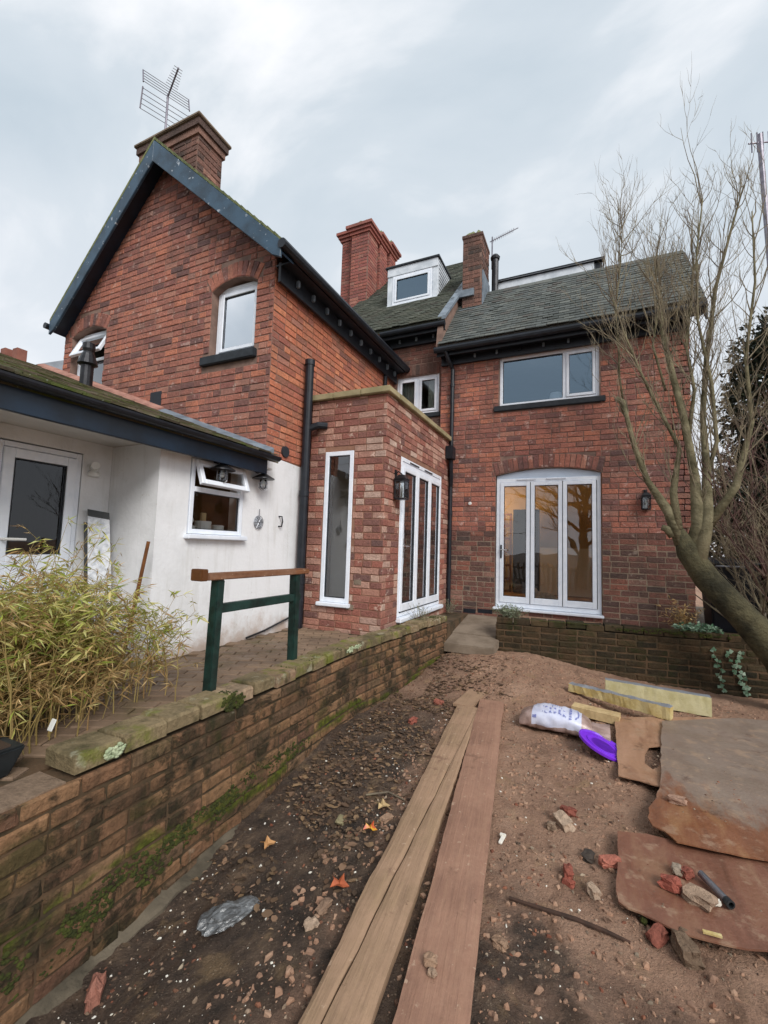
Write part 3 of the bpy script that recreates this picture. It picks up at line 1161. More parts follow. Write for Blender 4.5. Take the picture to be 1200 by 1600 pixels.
# recessed wall with the curtained window
rw = rect(-3.36, -2.5, 2.52, 3.27)
outerB = rect(-4.4, -2.44, 1.8, 4.2)
wall_slab(house, 'wall', F2, outerB, [rw], .25, 'mortar')
lay_bricks(ps, F2, outerB, [rect(-3.37, -2.49, 2.43, 3.49)], 'brick_dark', seed=12)
bs = Matrix((F2.u, -F2.n, Vector((0, 0, 1)))).transposed().to_4x4()
for i in range(11):                                                           # soldier course over the window
    ps.add(Matrix.Translation(F2.p(-3.33 + i * .08, 3.38, -.006)) @ bs @ Matrix.Diagonal((.07, .03, .205, 1)), 'brick_dark', .015)
# return at the right corner
Rg = facing_right(1.35)
outerC = [(FY, -1.12), (9.9, -1.12), (9.9, 3.66), (8.66, 5.05), (FY, 3.66)]
wall_slab(house, 'wall', Rg, outerC, [], .25, 'mortar')
lay_bricks(ps, Rg, outerC, [], 'brick_old', seed=13)

# --- white folding doors under the arch
W0 = -.075
mb = MB().mat('upvc')
u0, u1, v0, v1 = bif['u0'] + .01, bif['u1'] - .01, -.92, 1.215
bars(mb, F, u0, u1, v0, v1, .06, W0 - .035, W0 + .035, .07)
bd = mb.build('folding_door', house, bevel=.005, seg=1)
head, _ = arched(u0, u1, v1 + .002, bif['vs'] - .003, .098)
mb = MB().mat('upvc_panel')
mb.prism([F.p(a, b, W0 - .02) for a, b in head], [F.p(a, b, W0 + .02) for a, b in head])
mb.build('head_panel', bd)
lw = (u1 - u0 - .12) / 3
for i in range(3):
    a = u0 + .06 + i * lw
    mb = MB().mat('upvc')
    bars(mb, F, a + .003, a + lw - .003, v0 + .075, v1 - .064, .062, W0 - .02, W0 + .05, .1)
    lf = mb.build('leaf', bd, bevel=.005, seg=1)
    g = MB().mat('gasket')
    bars(g, F, a + .066, a + lw - .066, v0 + .176, v1 - .127, .008, W0 + .02, W0 + .032)
    g.pbox(F, a + lw - .004, a + lw + .004, v0 + .08, v1 - .07, W0 - .01, W0 + .051)
    g.build('gasket', bd)
    pane(bd, F, a + .065, a + lw - .065, v0 + .175, v1 - .126, W0 + .015)
for a in (-1.08, -.62):
    mb = MB().mat('upvc'); mb.pbox(F, a, a + .3, v1 - .03, v1 - .005, W0 + .036, W0 + .055); mb.build('trickle_vent', bd, bevel=.004, seg=1)
mb = MB().mat('upvc'); mb.pbox(F, u0 - .03, u1 + .03, -.965, -.925, -.12, .06); mb.build('sill', bd, bevel=.008)
mb = MB().mat('metal_dark'); mb.pbox(F, u0 + .075, u0 + .1, -.12, .1, W0 + .05, W0 + .062)
mb.mat('chrome'); mb.tube([F.p(u0 + .088, .02, W0 + .06), F.p(u0 + .088, .02, W0 + .1), F.p(u0 + .19, .015, W0 + .105)], .009, 8)
mb.build('handle', bd)
# room behind the folding doors
room(house, F, -2.3, 1.2, -.94, 1.55, 3.2, 'plaster_warm')
mb = MB().mat('wood_dark')
D2 = facing_camera(10.35)
for a in (-2.04, -1.9, -1.76, -1.62):
    mb.pbox(D2, a - .02, a + .02, -.9, .85, -.02, .02)
for b in (-.9, -.62, -.32, -.02, .28, .58, .84):
    mb.pbox(D2, -2.05, -1.6, b - .025, b + .025, -.018, .018)
mb.build('inner_door', house)
mb = MB().mat('door_navy'); mb.pbox(D2, -1.56, -1.0, -.92, .95, -.05, .06); mb.build('cupboard', house)
mb = MB().mat('plaster'); mb.pbox(D2, -.98, .1, -.92, .1, -.3, .05); mb.build('worktop_unit', house)
mb = MB().mat('lamp_warm'); mb.lathe((-2.14, 10.2, .98), [(.02, .07), (.07, .02), (.08, -.06), (.03, -.1)], 12)
mb.build('wall_light', house)
pl_ = bpy.data.lights.new('room_lamp', 'POINT'); pl_.energy = 14; pl_.color = (1, .66, .3); pl_.shadow_soft_size = .08
po = bpy.data.objects.new('room_lamp', pl_); COL.objects.link(po); po.location = (-2.0, 9.95, .95)

# --- upper window of the wing, lampshade behind the glass
uw = window(house, F, -1.385, .165, 2.475, 3.335, [(-1.335, -.375, 2.525, 3.285, False), (-.325, .115, 2.525, 3.285, True)], glass='glass_coated')
mb = MB().mat('slate_sill'); mb.pbox(F, -1.47, .25, 2.375, 2.47, -.1, .05); mb.build('sill', uw, bevel=.01)
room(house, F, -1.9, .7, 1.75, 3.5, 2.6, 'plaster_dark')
w2 = window(house, F2, -3.36, -2.5, 2.52, 3.27, [(-3.31, -2.955, 2.57, 3.22, True), (-2.905, -2.55, 2.57, 3.22, True)], glass='glass')
mb = MB().mat('slate_sill'); mb.pbox(F2, -3.4, -2.46, 2.43, 2.515, -.1, .05); mb.build('sill', w2, bevel=.01)
room(house, F2, -3.42, -2.3, 2.0, 3.6, 1.6, 'plaster')
for (a, b) in ((-3.33, -2.98), (-2.78, -2.5)):
    mb = MB().mat('curtain')
    n = 26
    vs_, fs_ = [], []
    for i in range(n + 1):
        x = a + (b - a) * i / n
        d = .02 * math.sin(i * 1.5)
        vs_ += [F2.p(x, 2.45, -.2 + d), F2.p(x, 3.3, -.2 + d * .7)]
    fs_ = [(2 * i, 2 * i + 2, 2 * i + 3, 2 * i + 1) for i in range(n)]
    mb.add(vs_, fs_); mb.build('curtain', house, smooth_=True)
mb = MB().mat('white_china'); mb.lathe((-.5, FY + .36, 2.5), [(.09, .22), (.11, .1), (.13, .06), (.02, .058), (.02, -.12), (.07, -.14)], 16)
mb.build('lampshade', house)

# --- wing roof
k = 1.145
EY, EZ = FY - .28, 3.62
RYd, RZd = 8.60, EZ + k * (8.60 - EY)
XL, XR = -2.42, 1.5
mb = MB().mat('tile_wing')
mb.hexa([(XL, EY, EZ - .05), (XR, EY, EZ - .05), (XR, RYd, RZd - .05), (XL, RYd, RZd - .05), (XL, EY, EZ), (XR, EY, EZ), (XR, RYd, RZd), (XL, RYd, RZd)])
mb.hexa([(XL, RYd, RZd - .05), (XR, RYd, RZd - .05), (XR, 9.98, EZ - .05), (XL, 9.98, EZ - .05), (XL, RYd, RZd), (XR, RYd, RZd), (XR, 9.98, EZ), (XL, 9.98, EZ)])
wr = mb.build('wing_roof', house)
ts = Pieces(TILE_T)
sl_len = math.hypot(RYd - EY, RZd - EZ)
lay_tiles(ts, (XL, EY - .03, EZ - .02), (1, 0, 0), (0, 1, k), XR - XL, sl_len - .05, 'tile_wing', seed=3)
ts.finish(wr, 'tile', 'tiling', 300)
mb = MB().mat('tile_wing')
for i in range(13):                                                           # ridge tiles
    a = XL + i * .301
    mb.prism([(a, RYd - .1, RZd - .05), (a, RYd, RZd + .06), (a, RYd + .1, RZd - .05)], [(a + .295, RYd - .1, RZd - .05), (a + .295, RYd, RZd + .06), (a + .295, RYd + .1, RZd - .05)])
mb.build('ridge', wr)
mb = MB().mat('black')
mb.box(XL - .03, XR - .02, EY + .03, EY + .06, EZ - .2, EZ - .052)               # fascia
mb.box(XL, XR - .15, EY + .06, FY - .01, EZ - .16, EZ - .14)
mb.box(XL, XR - .15, FY - .07, FY - .012, EZ - .3, EZ - .161)
mb.tube([(XL - .06, EY - .02, EZ - .1), (XR, EY - .02, EZ - .1)], .055, 10)     # gutter
mb.build('gutter', house)
mb = MB().mat('black')
mb.hexa([(XR, EY, EZ - .3), (XR + .03, EY, EZ - .3), (XR + .03, RYd, RZd - .2), (XR, RYd, RZd - .2), (XR, EY, EZ - .03), (XR + .03, EY, EZ - .03), (XR + .03, RYd, RZd + .01), (XR, RYd, RZd + .01)])
mb.build('barge_board', house)
for i in range(10):
    mb = MB().mat('lead' if i % 3 else 'black')
    x = -2.2 + i * .38
    mb.box(x, x + .035, FY - .105, FY - .07, EZ - .24, EZ - .17)
    mb.build('rafter_end', house, bevel=.006)

# --- higher roof behind, with the dormer
MEY, MEZ, MRY = FY - .2, 4.15, 10.5
MXL, MXR = -5.2, -2.36
MRZ = MEZ + (MRY - MEY)
mb = MB().mat('tile_mid')
mb.hexa([(MXL, MEY, MEZ - .06), (MXR, MEY, MEZ - .06), (MXR, MRY, MRZ - .06), (MXL, MRY, MRZ - .06), (MXL, MEY, MEZ), (MXR, MEY, MEZ), (MXR, MRY, MRZ), (MXL, MRY, MRZ)])
mb.hexa([(MXL, MRY, MRZ - .06), (MXR, MRY, MRZ - .06), (MXR, 12.5, MRZ - 2.06), (MXL, 12.5, MRZ - 2.06), (MXL, MRY, MRZ), (MXR, MRY, MRZ), (MXR, 12.5, MRZ - 2), (MXL, 12.5, MRZ - 2)])
mr = mb.build('high_roof', house)
ts = Pieces(TILE_T)
DX0, DX1, DY0, DZ0, DZ1 = -4.03, -2.86, 8.42, 5.24, 6.16
lay_tiles(ts, (MXL + .02, MEY - .03, MEZ - .02), (1, 0, 0), (0, 1, 1), MXR - MXL - .04, (MRY - MEY) * 1.4142 - .05, 'tile_mid', seed=5,
          clip=lambda x, y: not (DX0 + .02 < MXL + x < DX1 - .02 and y * .7071 + MEY > DY0 + .05 and y * .7071 + MEY < DY0 + .9))
ts.finish(mr, 'tile', 'tiling', 300)
mb = MB().mat('black')
mb.box(-3.6, MXR + .02, MEY + .03, MEY + .06, MEZ - .2, MEZ - .062)
mb.box(-3.6, MXR, MEY + .06, FY + .07, MEZ - .16, MEZ - .14)
mb.box(-3.6, MXR, FY + .001, FY + .068, MEZ - .3, MEZ - .161)
mb.tube([(-3.6, MEY - .02, MEZ - .1), (MXR + .04, MEY - .02, MEZ - .1)], .05, 10)
mb.build('gutter', house)
mb = MB().mat('lead')
for i in range(3):
    mb.box(-3.3 + i * .34, -3.265 + i * .34, FY - .03, FY + .0, MEZ - .24, MEZ - .17)
mb.build('rafter_end', house)
# stepped verge between the two roofs
mb = MB().mat('mortar')
mb.prism([(MXR, EY, EZ - .04), (MXR, MRY, MRZ - .06), (MXR, MEY, MEZ - .06)], [(MXR - .1, EY, EZ - .04), (MXR - .1, MRY, MRZ - .06), (MXR - .1, MEY, MEZ - .06)])
mb.mat('lead')
mb.hexa([(MXR - .1, MEY - .02, MEZ - .02), (MXR + .05, MEY - .02, MEZ - .02), (MXR + .05, MRY, MRZ - .02), (MXR - .1, MRY, MRZ - .02), (MXR - .1, MEY - .02, MEZ + .045), (MXR + .05, MEY - .02, MEZ + .045), (MXR + .05, MRY, MRZ + .045), (MXR - .1, MRY, MRZ + .045)])
mb.build('verge', house)
# dormer
DP = facing_camera(DY0)
mb = MB().mat('dorm_white')
mb.pbox(DP, DX0, DX1, DZ1 - .19, DZ1, -.06, .02)
mb.pbox(DP, DX0, DX0 + .12, DZ0, DZ1 - .19, -.06, .0)
mb.pbox(DP, DX1 - .12, DX1, DZ0, DZ1 - .19, -.06, .0)
mb.pbox(DP, DX0, DX1, DZ0 - .02, DZ0 + .06, -.06, .03)
dm = mb.build('dormer', house, bevel=.006, seg=1)
window(dm, DP, DX0 + .125, DX1 - .125, DZ0 + .065, DZ1 - .195, [(DX0 + .175, DX1 - .175, DZ0 + .115, DZ1 - .245, True)], w=-.02, glass='glass_coated')
mb = MB().mat('plaster_dark'); mb.box(DX0 + .1, DX1 - .1, DY0 + .3, DY0 + .9, DZ0 + .1, DZ1 - .12); mb.build('room', dm)
yb = MEY + (DZ1 - MEZ)
for x in (DX0, DX1):
    mb = MB().mat('white_tile')
    s = -.05 if x == DX1 else .05
    mb.prism([(x, DY0 + .06, DZ0 + .0), (x, yb, DZ1 - .02), (x, DY0 + .06, DZ1 - .02)], [(x + s, DY0 + .06, DZ0), (x + s, yb, DZ1 - .02), (x + s, DY0 + .06, DZ1 - .02)])
    for i in range(11):                                                       # hung tiles on the cheek
        z = DZ0 + .04 + i * .083
        y1 = MEY + (z - MEZ) + .03
        s2 = .012 if x == DX1 else -.012
        if y1 > DY0 + .1:
            mb.hexa([(x, DY0 + .06, z), (x + s2 * 1.4, DY0 + .06, z), (x + s2 * 1.4, y1, z), (x, y1, z), (x, DY0 + .06, z + .08), (x + s2 * .4, DY0 + .06, z + .08), (x + s2 * .4, y1 + .05, z + .08), (x, y1 + .05, z + .08)])
    mb.build('cheek', dm)
mb = MB().mat('black'); mb.box(DX0 - .04, DX1 + .04, DY0 - .05, yb + .25, DZ1, DZ1 + .03)
mb.mat('tile_wing'); mb.box(DX0 - .03, DX1 + .03, DY0 - .04, yb + .2, DZ1 + .03, DZ1 + .045); mb.build('flat_roof', dm)
# flat-topped rear dormer showing over the wing ridge
mb = MB().mat('dorm_white'); mb.box(-1.72, .12, 8.95, 10.6, 4.6, 5.62)
mb.mat('black'); mb.box(-1.76, .3, 8.9, 10.65, 5.625, 5.67); mb.box(.13, .27, 8.98, 10.6, 5.42, 5.6)
mb.build('rear_dormer', house, bevel=.006, seg=1)


# --- chimneys
def stack(x0, x1, y0, y1, z0, z1, mat, cap=(.042, .075), mort='mortar', seed=1, moss=True, steps=3):
    mb = MB().mat(mort)
    mb.box(x0, x1, y0, y1, z0, z1)
    zc = z1
    for i in range(steps):
        g = cap[0] * (i + 1)
        mb.mat(mat)
        mb.box(x0 - g, x1 + g, y0 - g, y1 + g, zc, zc + cap[1])
        zc += cap[1]
    if moss:
        g = cap[0] * steps - .02
        r = random.Random(seed)
        nx_, ny_ = 8, 8
        mb.mat('moss_pale')
        vv, ff = [], []
        for j in range(ny_ + 1):
            for i in range(nx_ + 1):
                e_ = min(i, nx_ - i, j, ny_ - j)
                vv.append((x0 - g + (x1 - x0 + 2 * g) * i / nx_, y0 - g + (y1 - y0 + 2 * g) * j / ny_, zc - .01 + (0 if e_ == 0 else .05 + .09 * r.random())))
        ff = [(j * (nx_ + 1) + i, j * (nx_ + 1) + i + 1, (j + 1) * (nx_ + 1) + i + 1, (j + 1) * (nx_ + 1) + i) for j in range(ny_) for i in range(nx_)]
        mb.add(vv, ff)
    o = mb.build('chimney', house_now)
    for pl2, a, b in ((facing_camera(y0), x0, x1), (facing_right(x1), y0, y1)):
        lay_bricks(ps_now, pl2, rect(a, b, z0, z1), [], mat, seed=seed)
    return o, zc


house_now, ps_now = house, ps
stack(-5.92, -5.42, 9.5, 10.0, 5.6, 8.05, 'brick_chim', seed=31)
stack(-5.47, -4.98, 9.22, 9.72, 5.4, 7.92, 'brick_chim', seed=32)
stack(-5.36, -4.94, 9.82, 10.22, 5.6, 7.98, 'brick_chim', seed=33)
stack(-5.26, -4.9, 10.34, 10.7, 5.6, 8.05, 'brick_chim', seed=34)
stack(-2.26, -1.88, 8.18, 8.82, 4.5, 6.22, 'brick_sooty', cap=(.018, .06), seed=35, steps=1)
mb = MB().mat('lead')
mb.box(-2.34, -2.02, 8.12, 8.175, 4.98, 5.12); mb.box(-1.876, -1.85, 8.2, 8.8, 4.8, 5.5); mb.box(-2.3, -1.86, 8.1, 8.17, 4.6, 4.7)
mb.build('flashing', house)
mb = MB().mat('metal_dark'); mb.tube([(-1.74, 8.8, 5.2), (-1.74, 8.8, 6.05)], .07, 10); mb.lathe((-1.74, 8.8, 6.05), [(.09, 0), (.1, .05), (.06, .1)], 10)
mb.build('flue_pipe', house)

# --- downpipe at the inner corner
mb = MB().mat('black')
px_ = -2.2
mb.tube([(px_ - .08, FY - .3, EZ - .14), (px_ - .05, FY - .22, EZ - .26), (px_, FY - .07, EZ - .4), (px_, FY - .07, -1.04)], .036, 10)
for z in (2.9, 1.7, .6, -.4):
    mb.tube([(px_, FY - .07, z), (px_, FY - .07, z + .06)], .044, 10)
mb.build('downpipe', house)
mb = MB().mat('black'); mb.pbox(F, -1.95, -1.74, -1.07, -1.0, 0, .012); mb.pbox(F, -1.7, -1.46, -1.05, -.985, 0, .012); mb.build('air_brick', house)
mb = MB().mat('white_china'); mb.lathe(F.p(-1.86, .8, .01), [(.03, 0), (.028, .03), (.01, .035)], 10, (0, -1, 0)); mb.build('door_bell', house)
ps.finish(house, 'brick', 'brickwork', 300)

# ================================================================== GABLE HOUSE
GY = 4.0
G = facing_camera(GY)
S = facing_right(-3.43)
gable = thing('gable_house', 'tall red brick gable-ended house with dark blue barge boards, left of the extension', 'house', (-5.5, GY, PATIO))
ps = Pieces(BRICK_T)
GX0, GX1, GC, GE, GA = -7.66, -3.43, -5.50, 3.40, 5.50
GER = 3.58
HALF = {-1: 2.16, 1: 2.34}
SLOPE = {-1: 1.04, 1: .92}
g1, i1 = arched(-7.46, -6.62, 1.75, 3.16, .11)
g1x, _ = arched(-7.46, -6.62, 1.75, 3.16, .11, .215)
g2, i2 = arched(-4.45, -3.70, 2.36, 3.25, .11)
g2x, _ = arched(-4.45, -3.70, 2.36, 3.25, .11, .215)
outer = [(GX0, PATIO), (GX1, PATIO), (GX1, GER), (GC, GA), (GX0, GE)]
wall_slab(gable, 'wall', G, outer, [g1, g2], .25, 'mortar')
lay_bricks(ps, G, [(GX0, .9), (GX1, .9), (GX1, GER), (GC, GA), (GX0, GE)], [g1x, g2x, rect(-4.56, -3.64, 2.24, 2.375)], 'brick_old', seed=21)
lay_arch(ps, G, i1, 'brick_old', .215, seed=5)
lay_arch(ps, G, i2, 'brick_old', .215, seed=6)
outer = rect(GY, FY + .08, -1.05, 3.62)
wall_slab(gable, 'wall', S, rect(GY + .251, FY + .08, PATIO, 3.62), [], .25, 'mortar_side')
lay_bricks(ps, S, rect(GY, FY + .08, 1.03, 3.62), [], 'brick_side', seed=22)
# windows
w = window(gable, G, -4.44, -3.71, 2.4, 3.33, [(-4.38, -3.77, 2.455, 3.25, True)], w=-.13, glass='glass_pale')
mb = MB().mat('slate_sill'); mb.pbox(G, -4.55, -3.65, 2.25, 2.365, -.18, .06); mb.build('sill', w, bevel=.01)
room(gable, G, -4.9, -3.7, 1.5, 3.3, 1.8, 'plaster')
w = window(gable, G, -7.45, -6.63, 1.8, 3.23, [(-7.4, -6.68, 1.85, 2.76, False)], w=-.13)
a = MB().mat('upvc')
T = Matrix.Translation(G.p(-6.975, 3.05, -.09)) @ Matrix.Rotation(R_(-22), 4, 'X')
tp = Plane(T.translation, (1, 0, 0), (0, -math.cos(R_(22)), math.sin(R_(22))))


def tilt_frame(pl, cu, top, wd, ht, ang, w0, parent, glass='glass'):
    """top-hung casement, pushed open at the bottom"""
    mb = MB().mat('upvc')
    c, s_ = math.cos(ang), math.sin(ang)

    def P(u, d, t):         # d down the sash, t out of it
        return pl.p(cu + u, top - d * c + t * s_, w0 + d * s_ + t * c)

    def bx_(u0, u1, d0, d1, t0, t1):
        mb.hexa([P(u0, d1, t1), P(u1, d1, t1), P(u1, d1, t0), P(u0, d1, t0), P(u0, d0, t1), P(u1, d0, t1), P(u1, d0, t0), P(u0, d0, t0)])
    f = .05
    bx_(-wd / 2, -wd / 2 + f, 0, ht, -.02, .025)
    bx_(wd / 2 - f, wd / 2, 0, ht, -.02, .025)
    bx_(-wd / 2 + f, wd / 2 - f, 0, f, -.02, .025)
    bx_(-wd / 2 + f, wd / 2 - f, ht - f, ht, -.02, .025)
    o = mb.build('fanlight', parent, bevel=.004, seg=1)
    g = MB().mat(glass)
    g.add([P(-wd / 2 + f, ht - f, 0), P(wd / 2 - f, ht - f, 0), P(wd / 2 - f, f, 0), P(-wd / 2 + f, f, 0)], [(0, 1, 2, 3)])
    g.build('pane', parent)
    return o


tilt_frame(G, -7.04, 3.18, .74, .38, R_(24), -.11, w)
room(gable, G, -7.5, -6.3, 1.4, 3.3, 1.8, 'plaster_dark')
mb = MB().mat('gasket'); mb.pbox(G, -5.5, -5.28, 1.83, 2.03, 0, .012); mb.build('air_vent', gable)
# roof
ov = .22
mb = MB().mat('tile_mid')
for sgn in (-1, 1):
    ex = GC + sgn * HALF[sgn]
    ez = GA + .1 - HALF[sgn] * SLOPE[sgn]
    a0, a1 = GY - ov, 8.4
    mb.hexa([(GC, a0, GA + .03), (ex, a0, ez - .07), (ex, a1, ez - .07), (GC, a1, GA + .03), (GC, a0, GA + .14), (ex, a0, ez + .04), (ex, a1, ez + .04), (GC, a1, GA + .14)])
gr = mb.build('roof', gable)
mb = MB().mat('moss_pale')
for sgn in (-1, 1):                                                            # mossy tile edges along the verge
    for i in range(22):
        t = i / 22 * HALF[sgn]
        x, z = GC + sgn * t, GA + .135 - t * SLOPE[sgn]
        mb.hexa([(x, GY - ov - .025, z - .03), (x + sgn * .104, GY - ov - .025, z - .132), (x + sgn * .104, GY - ov + .1, z - .132), (x, GY - ov + .1, z - .03), (x, GY - ov - .03, z + .012), (x + sgn * .1, GY - ov - .03, z - .095), (x + sgn * .1, GY - ov + .1, z - .095), (x, GY - ov + .1, z + .012)])
mb.build('verge_tiles', gable)
for sgn in (-1, 1):
    mb = MB().mat('barge')
    ex = GC + sgn * HALF[sgn]
    ez = GA + .1 - HALF[sgn] * SLOPE[sgn]
    y0, y1 = GY - ov - .03, GY - ov + .005
    h = .25
    mb.prism([(GC, y0, GA + .09), (ex, y0, ez + .0), (ex, y0, ez - .2), (GC + sgn * (HALF[sgn] - .12), y0, ez - .14), (GC, y0, GA + .09 - h * 1.25)],
             [(GC, y1, GA + .09), (ex, y1, ez + .0), (ex, y1, ez - .2), (GC + sgn * (HALF[sgn] - .12), y1, ez - .14), (GC, y1, GA + .09 - h * 1.25)])
    mb.build('barge_board', gable, bevel=.006, seg=1)
    mb = MB().mat('navy')                                                        # soffit under the verge
    mb.hexa([(GC, y1, GA - .06), (ex, y1, ez - .14), (ex, GY, ez - .14), (GC, GY, GA - .06), (GC, y1, GA - .03), (ex, y1, ez - .11), (ex, GY, ez - .11), (GC, GY, GA - .03)])
    mb.build('soffit', gable)
ex = GC + HALF[1]
ez = GA + .1 - HALF[1] * SLOPE[1]
mb = MB().mat('black')
mb.box(-3.38, -3.345, GY - .0, FY + .05, ez - .3, ez - .06)
mb.box(-3.422, ex - .02, GY + .001, FY + .05, ez - .1, ez - .08)
mb.tube([(ex + .02, GY - ov - .04, ez - .04), (ex + .02, FY + .08, ez - .04)], .058, 10)
mb.build('gutter', gable)
for i in range(10):
    mb = MB().mat('lead')
    y = GY + .3 + i * .34
    mb.box(-3.344, -3.3, y, y + .04, ez - .21, ez - .12)
    mb.build('rafter_end', gable, bevel=.006)
mb = MB().mat('black'); mb.tube([(GX0 - .06, GY - ov - .06, GE - .1), (GX0 - .06, 7, GE - .1)], .05, 8); mb.build('gutter', gable)
house_now, ps_now = gable, ps
stack(-6.15, -4.96, 4.03, 4.47, 4.3, 5.72, 'brick_sooty', cap=(.03, .1), seed=36, moss=False, steps=2)
mb = MB().mat('concrete'); mb.box(-6.24, -4.87, 3.94, 4.56, 5.925, 5.97); mb.build('chimney_cap', gable, bevel=.01)
# soil pipe in the corner with the extension and the small rainwater pipe
mb = MB().mat('black')
mb.tube([(-3.33, 4.66, PATIO), (-3.33, 4.66, 2.42)], .056, 14)
for z in (2.36, .62, -.5):
    mb.tube([(-3.33, 4.66, z), (-3.33, 4.66, z + .07)], .066, 14)
mb.tube([(-3.33, 4.66, 1.5), (-3.2, 4.72, 1.56), (-3.1, 4.79, 1.56)], .045, 10)
mb.build('soil_pipe', gable, smooth_=False)
mb = MB().mat('black'); mb.tube([(-3.38, 7.1, ez - .15), (-3.38, 7.1, 1.9)], .035, 8); mb.build('downpipe', gable)
mb = MB().mat('gasket'); mb.tube([S.p(4.34, 1.14, -.02), S.p(4.34, 1.14, .03)], .07, 14); mb.build('waste_outlet', gable)
ps.finish(gable, 'brick', 'brickwork', 300)

# ================================================================== EXTENSION
XE, YE, ZE = -2.25, 4.80, 1.90
E1 = facing_camera(YE)
E2 = facing_right(XE)
ext = thing('brick_extension', 'small flat-roofed extension of mottled new brick with tall slim window', 'extension', (-2.8, 5.4, PATIO))
ps = Pieces(BRICK_T)
sw = rect(-3.11, -2.69, -.71, 1.21)
wall_slab(ext, 'wall', E1, rect(-3.35, XE, PATIO - .05, ZE), [sw], .22, 'mortar_new')
lay_bricks(ps, E1, rect(-3.35, XE + .007, PATIO - .05, ZE), [rect(-3.12, -2.68, -.72, 1.22)], 'brick_new', seed=41)
sb = rect(5.29, 7.04, -.93, 1.21)
wall_slab(ext, 'wall', E2, rect(YE + .221, FY - .01, PATIO - .05, ZE), [sb], .22, 'mortar_new')
lay_bricks(ps, E2, rect(YE - .006, FY - .01, PATIO - .05, ZE), [rect(5.28, 7.05, -.98, 1.22)], 'brick_new', seed=42)
ps.finish(ext, 'brick', 'brickwork', 300)
w = window(ext, E1, -3.11, -2.69, -.71, 1.21, [(-3.055, -2.745, -.65, 1.155, False)], w=-.02, fw=.055, glass='glass')
mb = MB().mat('upvc'); mb.pbox(E1, -3.14, -2.66, -.76, -.712, -.05, .06); mb.build('sill', w, bevel=.008)
mb = MB().mat('upvc')
bars(mb, E2, 5.29, 7.04, -.9, 1.21, .055, -.055, .005, .06)
mb.pbox(E2, 5.35, 6.98, 1.09, 1.15, -.05, .0)
fd = mb.build('folding_door', ext, bevel=.005, seg=1)
lw = (7.04 - 5.29 - .11) / 3
for i in range(3):
    a = 5.345 + i * lw
    mb = MB().mat('upvc')
    bars(mb, E2, a + .003, a + lw - .003, -.835, 1.085, .06, -.04, .02, .1)
    mb.build('leaf', fd, bevel=.005, seg=1)
    g = MB().mat('gasket')
    bars(g, E2, a + .064, a + lw - .064, -.734, 1.024, .008, -.01, .006)
    g.pbox(E2, a + .003, a + lw - .003, -.85, -.837, -.03, .012)
    g.build('gasket', fd)
    pane(fd, E2, a + .063, a + lw - .063, -.735, 1.025, -.012)
for a in (5.6, 6.2):
    mb = MB().mat('gasket'); mb.pbox(E2, a, a + .35, 1.165, 1.185, .004, .012); mb.build('trickle_vent', fd)
mb = MB().mat('upvc'); mb.pbox(E2, 5.26, 7.07, -.965, -.905, -.05, .075); mb.build('sill', fd, bevel=.01)
mb = MB().mat('chrome'); mb.tube([E2.p(5.385, .02, .02), E2.p(5.385, .02, .06), E2.p(5.5, .02, .065)], .009, 8)
mb.pbox(E2, 5.375, 5.397, -.13, .12, .02, .03); mb.build('handle', fd)
# coping, parapet and gutter outlet
L = .45
xs = [-3.42 + i * (XE + .06 + 3.42) / 3 for i in range(4)]
for i in range(3):
    mb = MB().mat('coping'); mb.box(xs[i] + .003, xs[i + 1] - .003, YE - .06, YE + .27, ZE + .005, ZE + .085)
    mb.build('coping_stone', ext, bevel=.008)
ys = [YE + .275 + i * (FY - .01 - YE - .275) / 6 for i in range(7)]
for i in range(6):
    mb = MB().mat('coping'); mb.box(XE - .27, XE + .06, ys[i] + .003, ys[i + 1] - .003, ZE + .005, ZE + .085)
    mb.build('coping_stone', ext, bevel=.008)
mb = MB().mat('lead'); mb.box(-3.42, XE - .24, YE + .23, FY, ZE - .06, ZE - .02); mb.build('flat_roof', ext)
mb = MB().mat('black'); mb.box(-2.24, -2.11, 7.2, 7.4, 1.55, 1.78); mb.tube([(-2.17, 7.3, 1.55), (-2.17, 7.36, 1.3), (-2.19, 7.42, 1.1)], .035, 8); mb.build('rain_hopper', ext, bevel=.01)
# the room inside
mb = MB().mat('plaster')
x0, x1, y0, y1, z0, z1 = -3.36, XE - .225, YE + .225, FY - .03, -.94, 1.8
c = [(x0, y0, z0), (x1, y0, z0), (x1, y1, z0), (x0, y1, z0), (x0, y0, z1), (x1, y0, z1), (x1, y1, z1), (x0, y1, z1)]
mb.add(c, [(4, 5, 6, 7), (3, 2, 6, 7), (0, 3, 7, 4)])
mb.mat('floor_wood'); mb.add(c, [(0, 1, 2, 3)])
mb.build('room', ext)
mb = MB().mat('plaster'); mb.box(-3.33, -2.95, 5.9, 6.1, -.92, 1.5); mb.build('partition', ext)
mb = MB().mat('wood_dark'); mb.box(-2.76, -2.66, 7.3, 7.44, -.4, .9); mb.build('door_frame', ext)
mb = MB().mat('concrete')
for (a, b) in ((-2.62, -.47), (-2.72, -.78)):
    mb.pbox(E1, a, a + .1, b, b + .06, .004, .016)
mb.build('mortar_patch', ext)

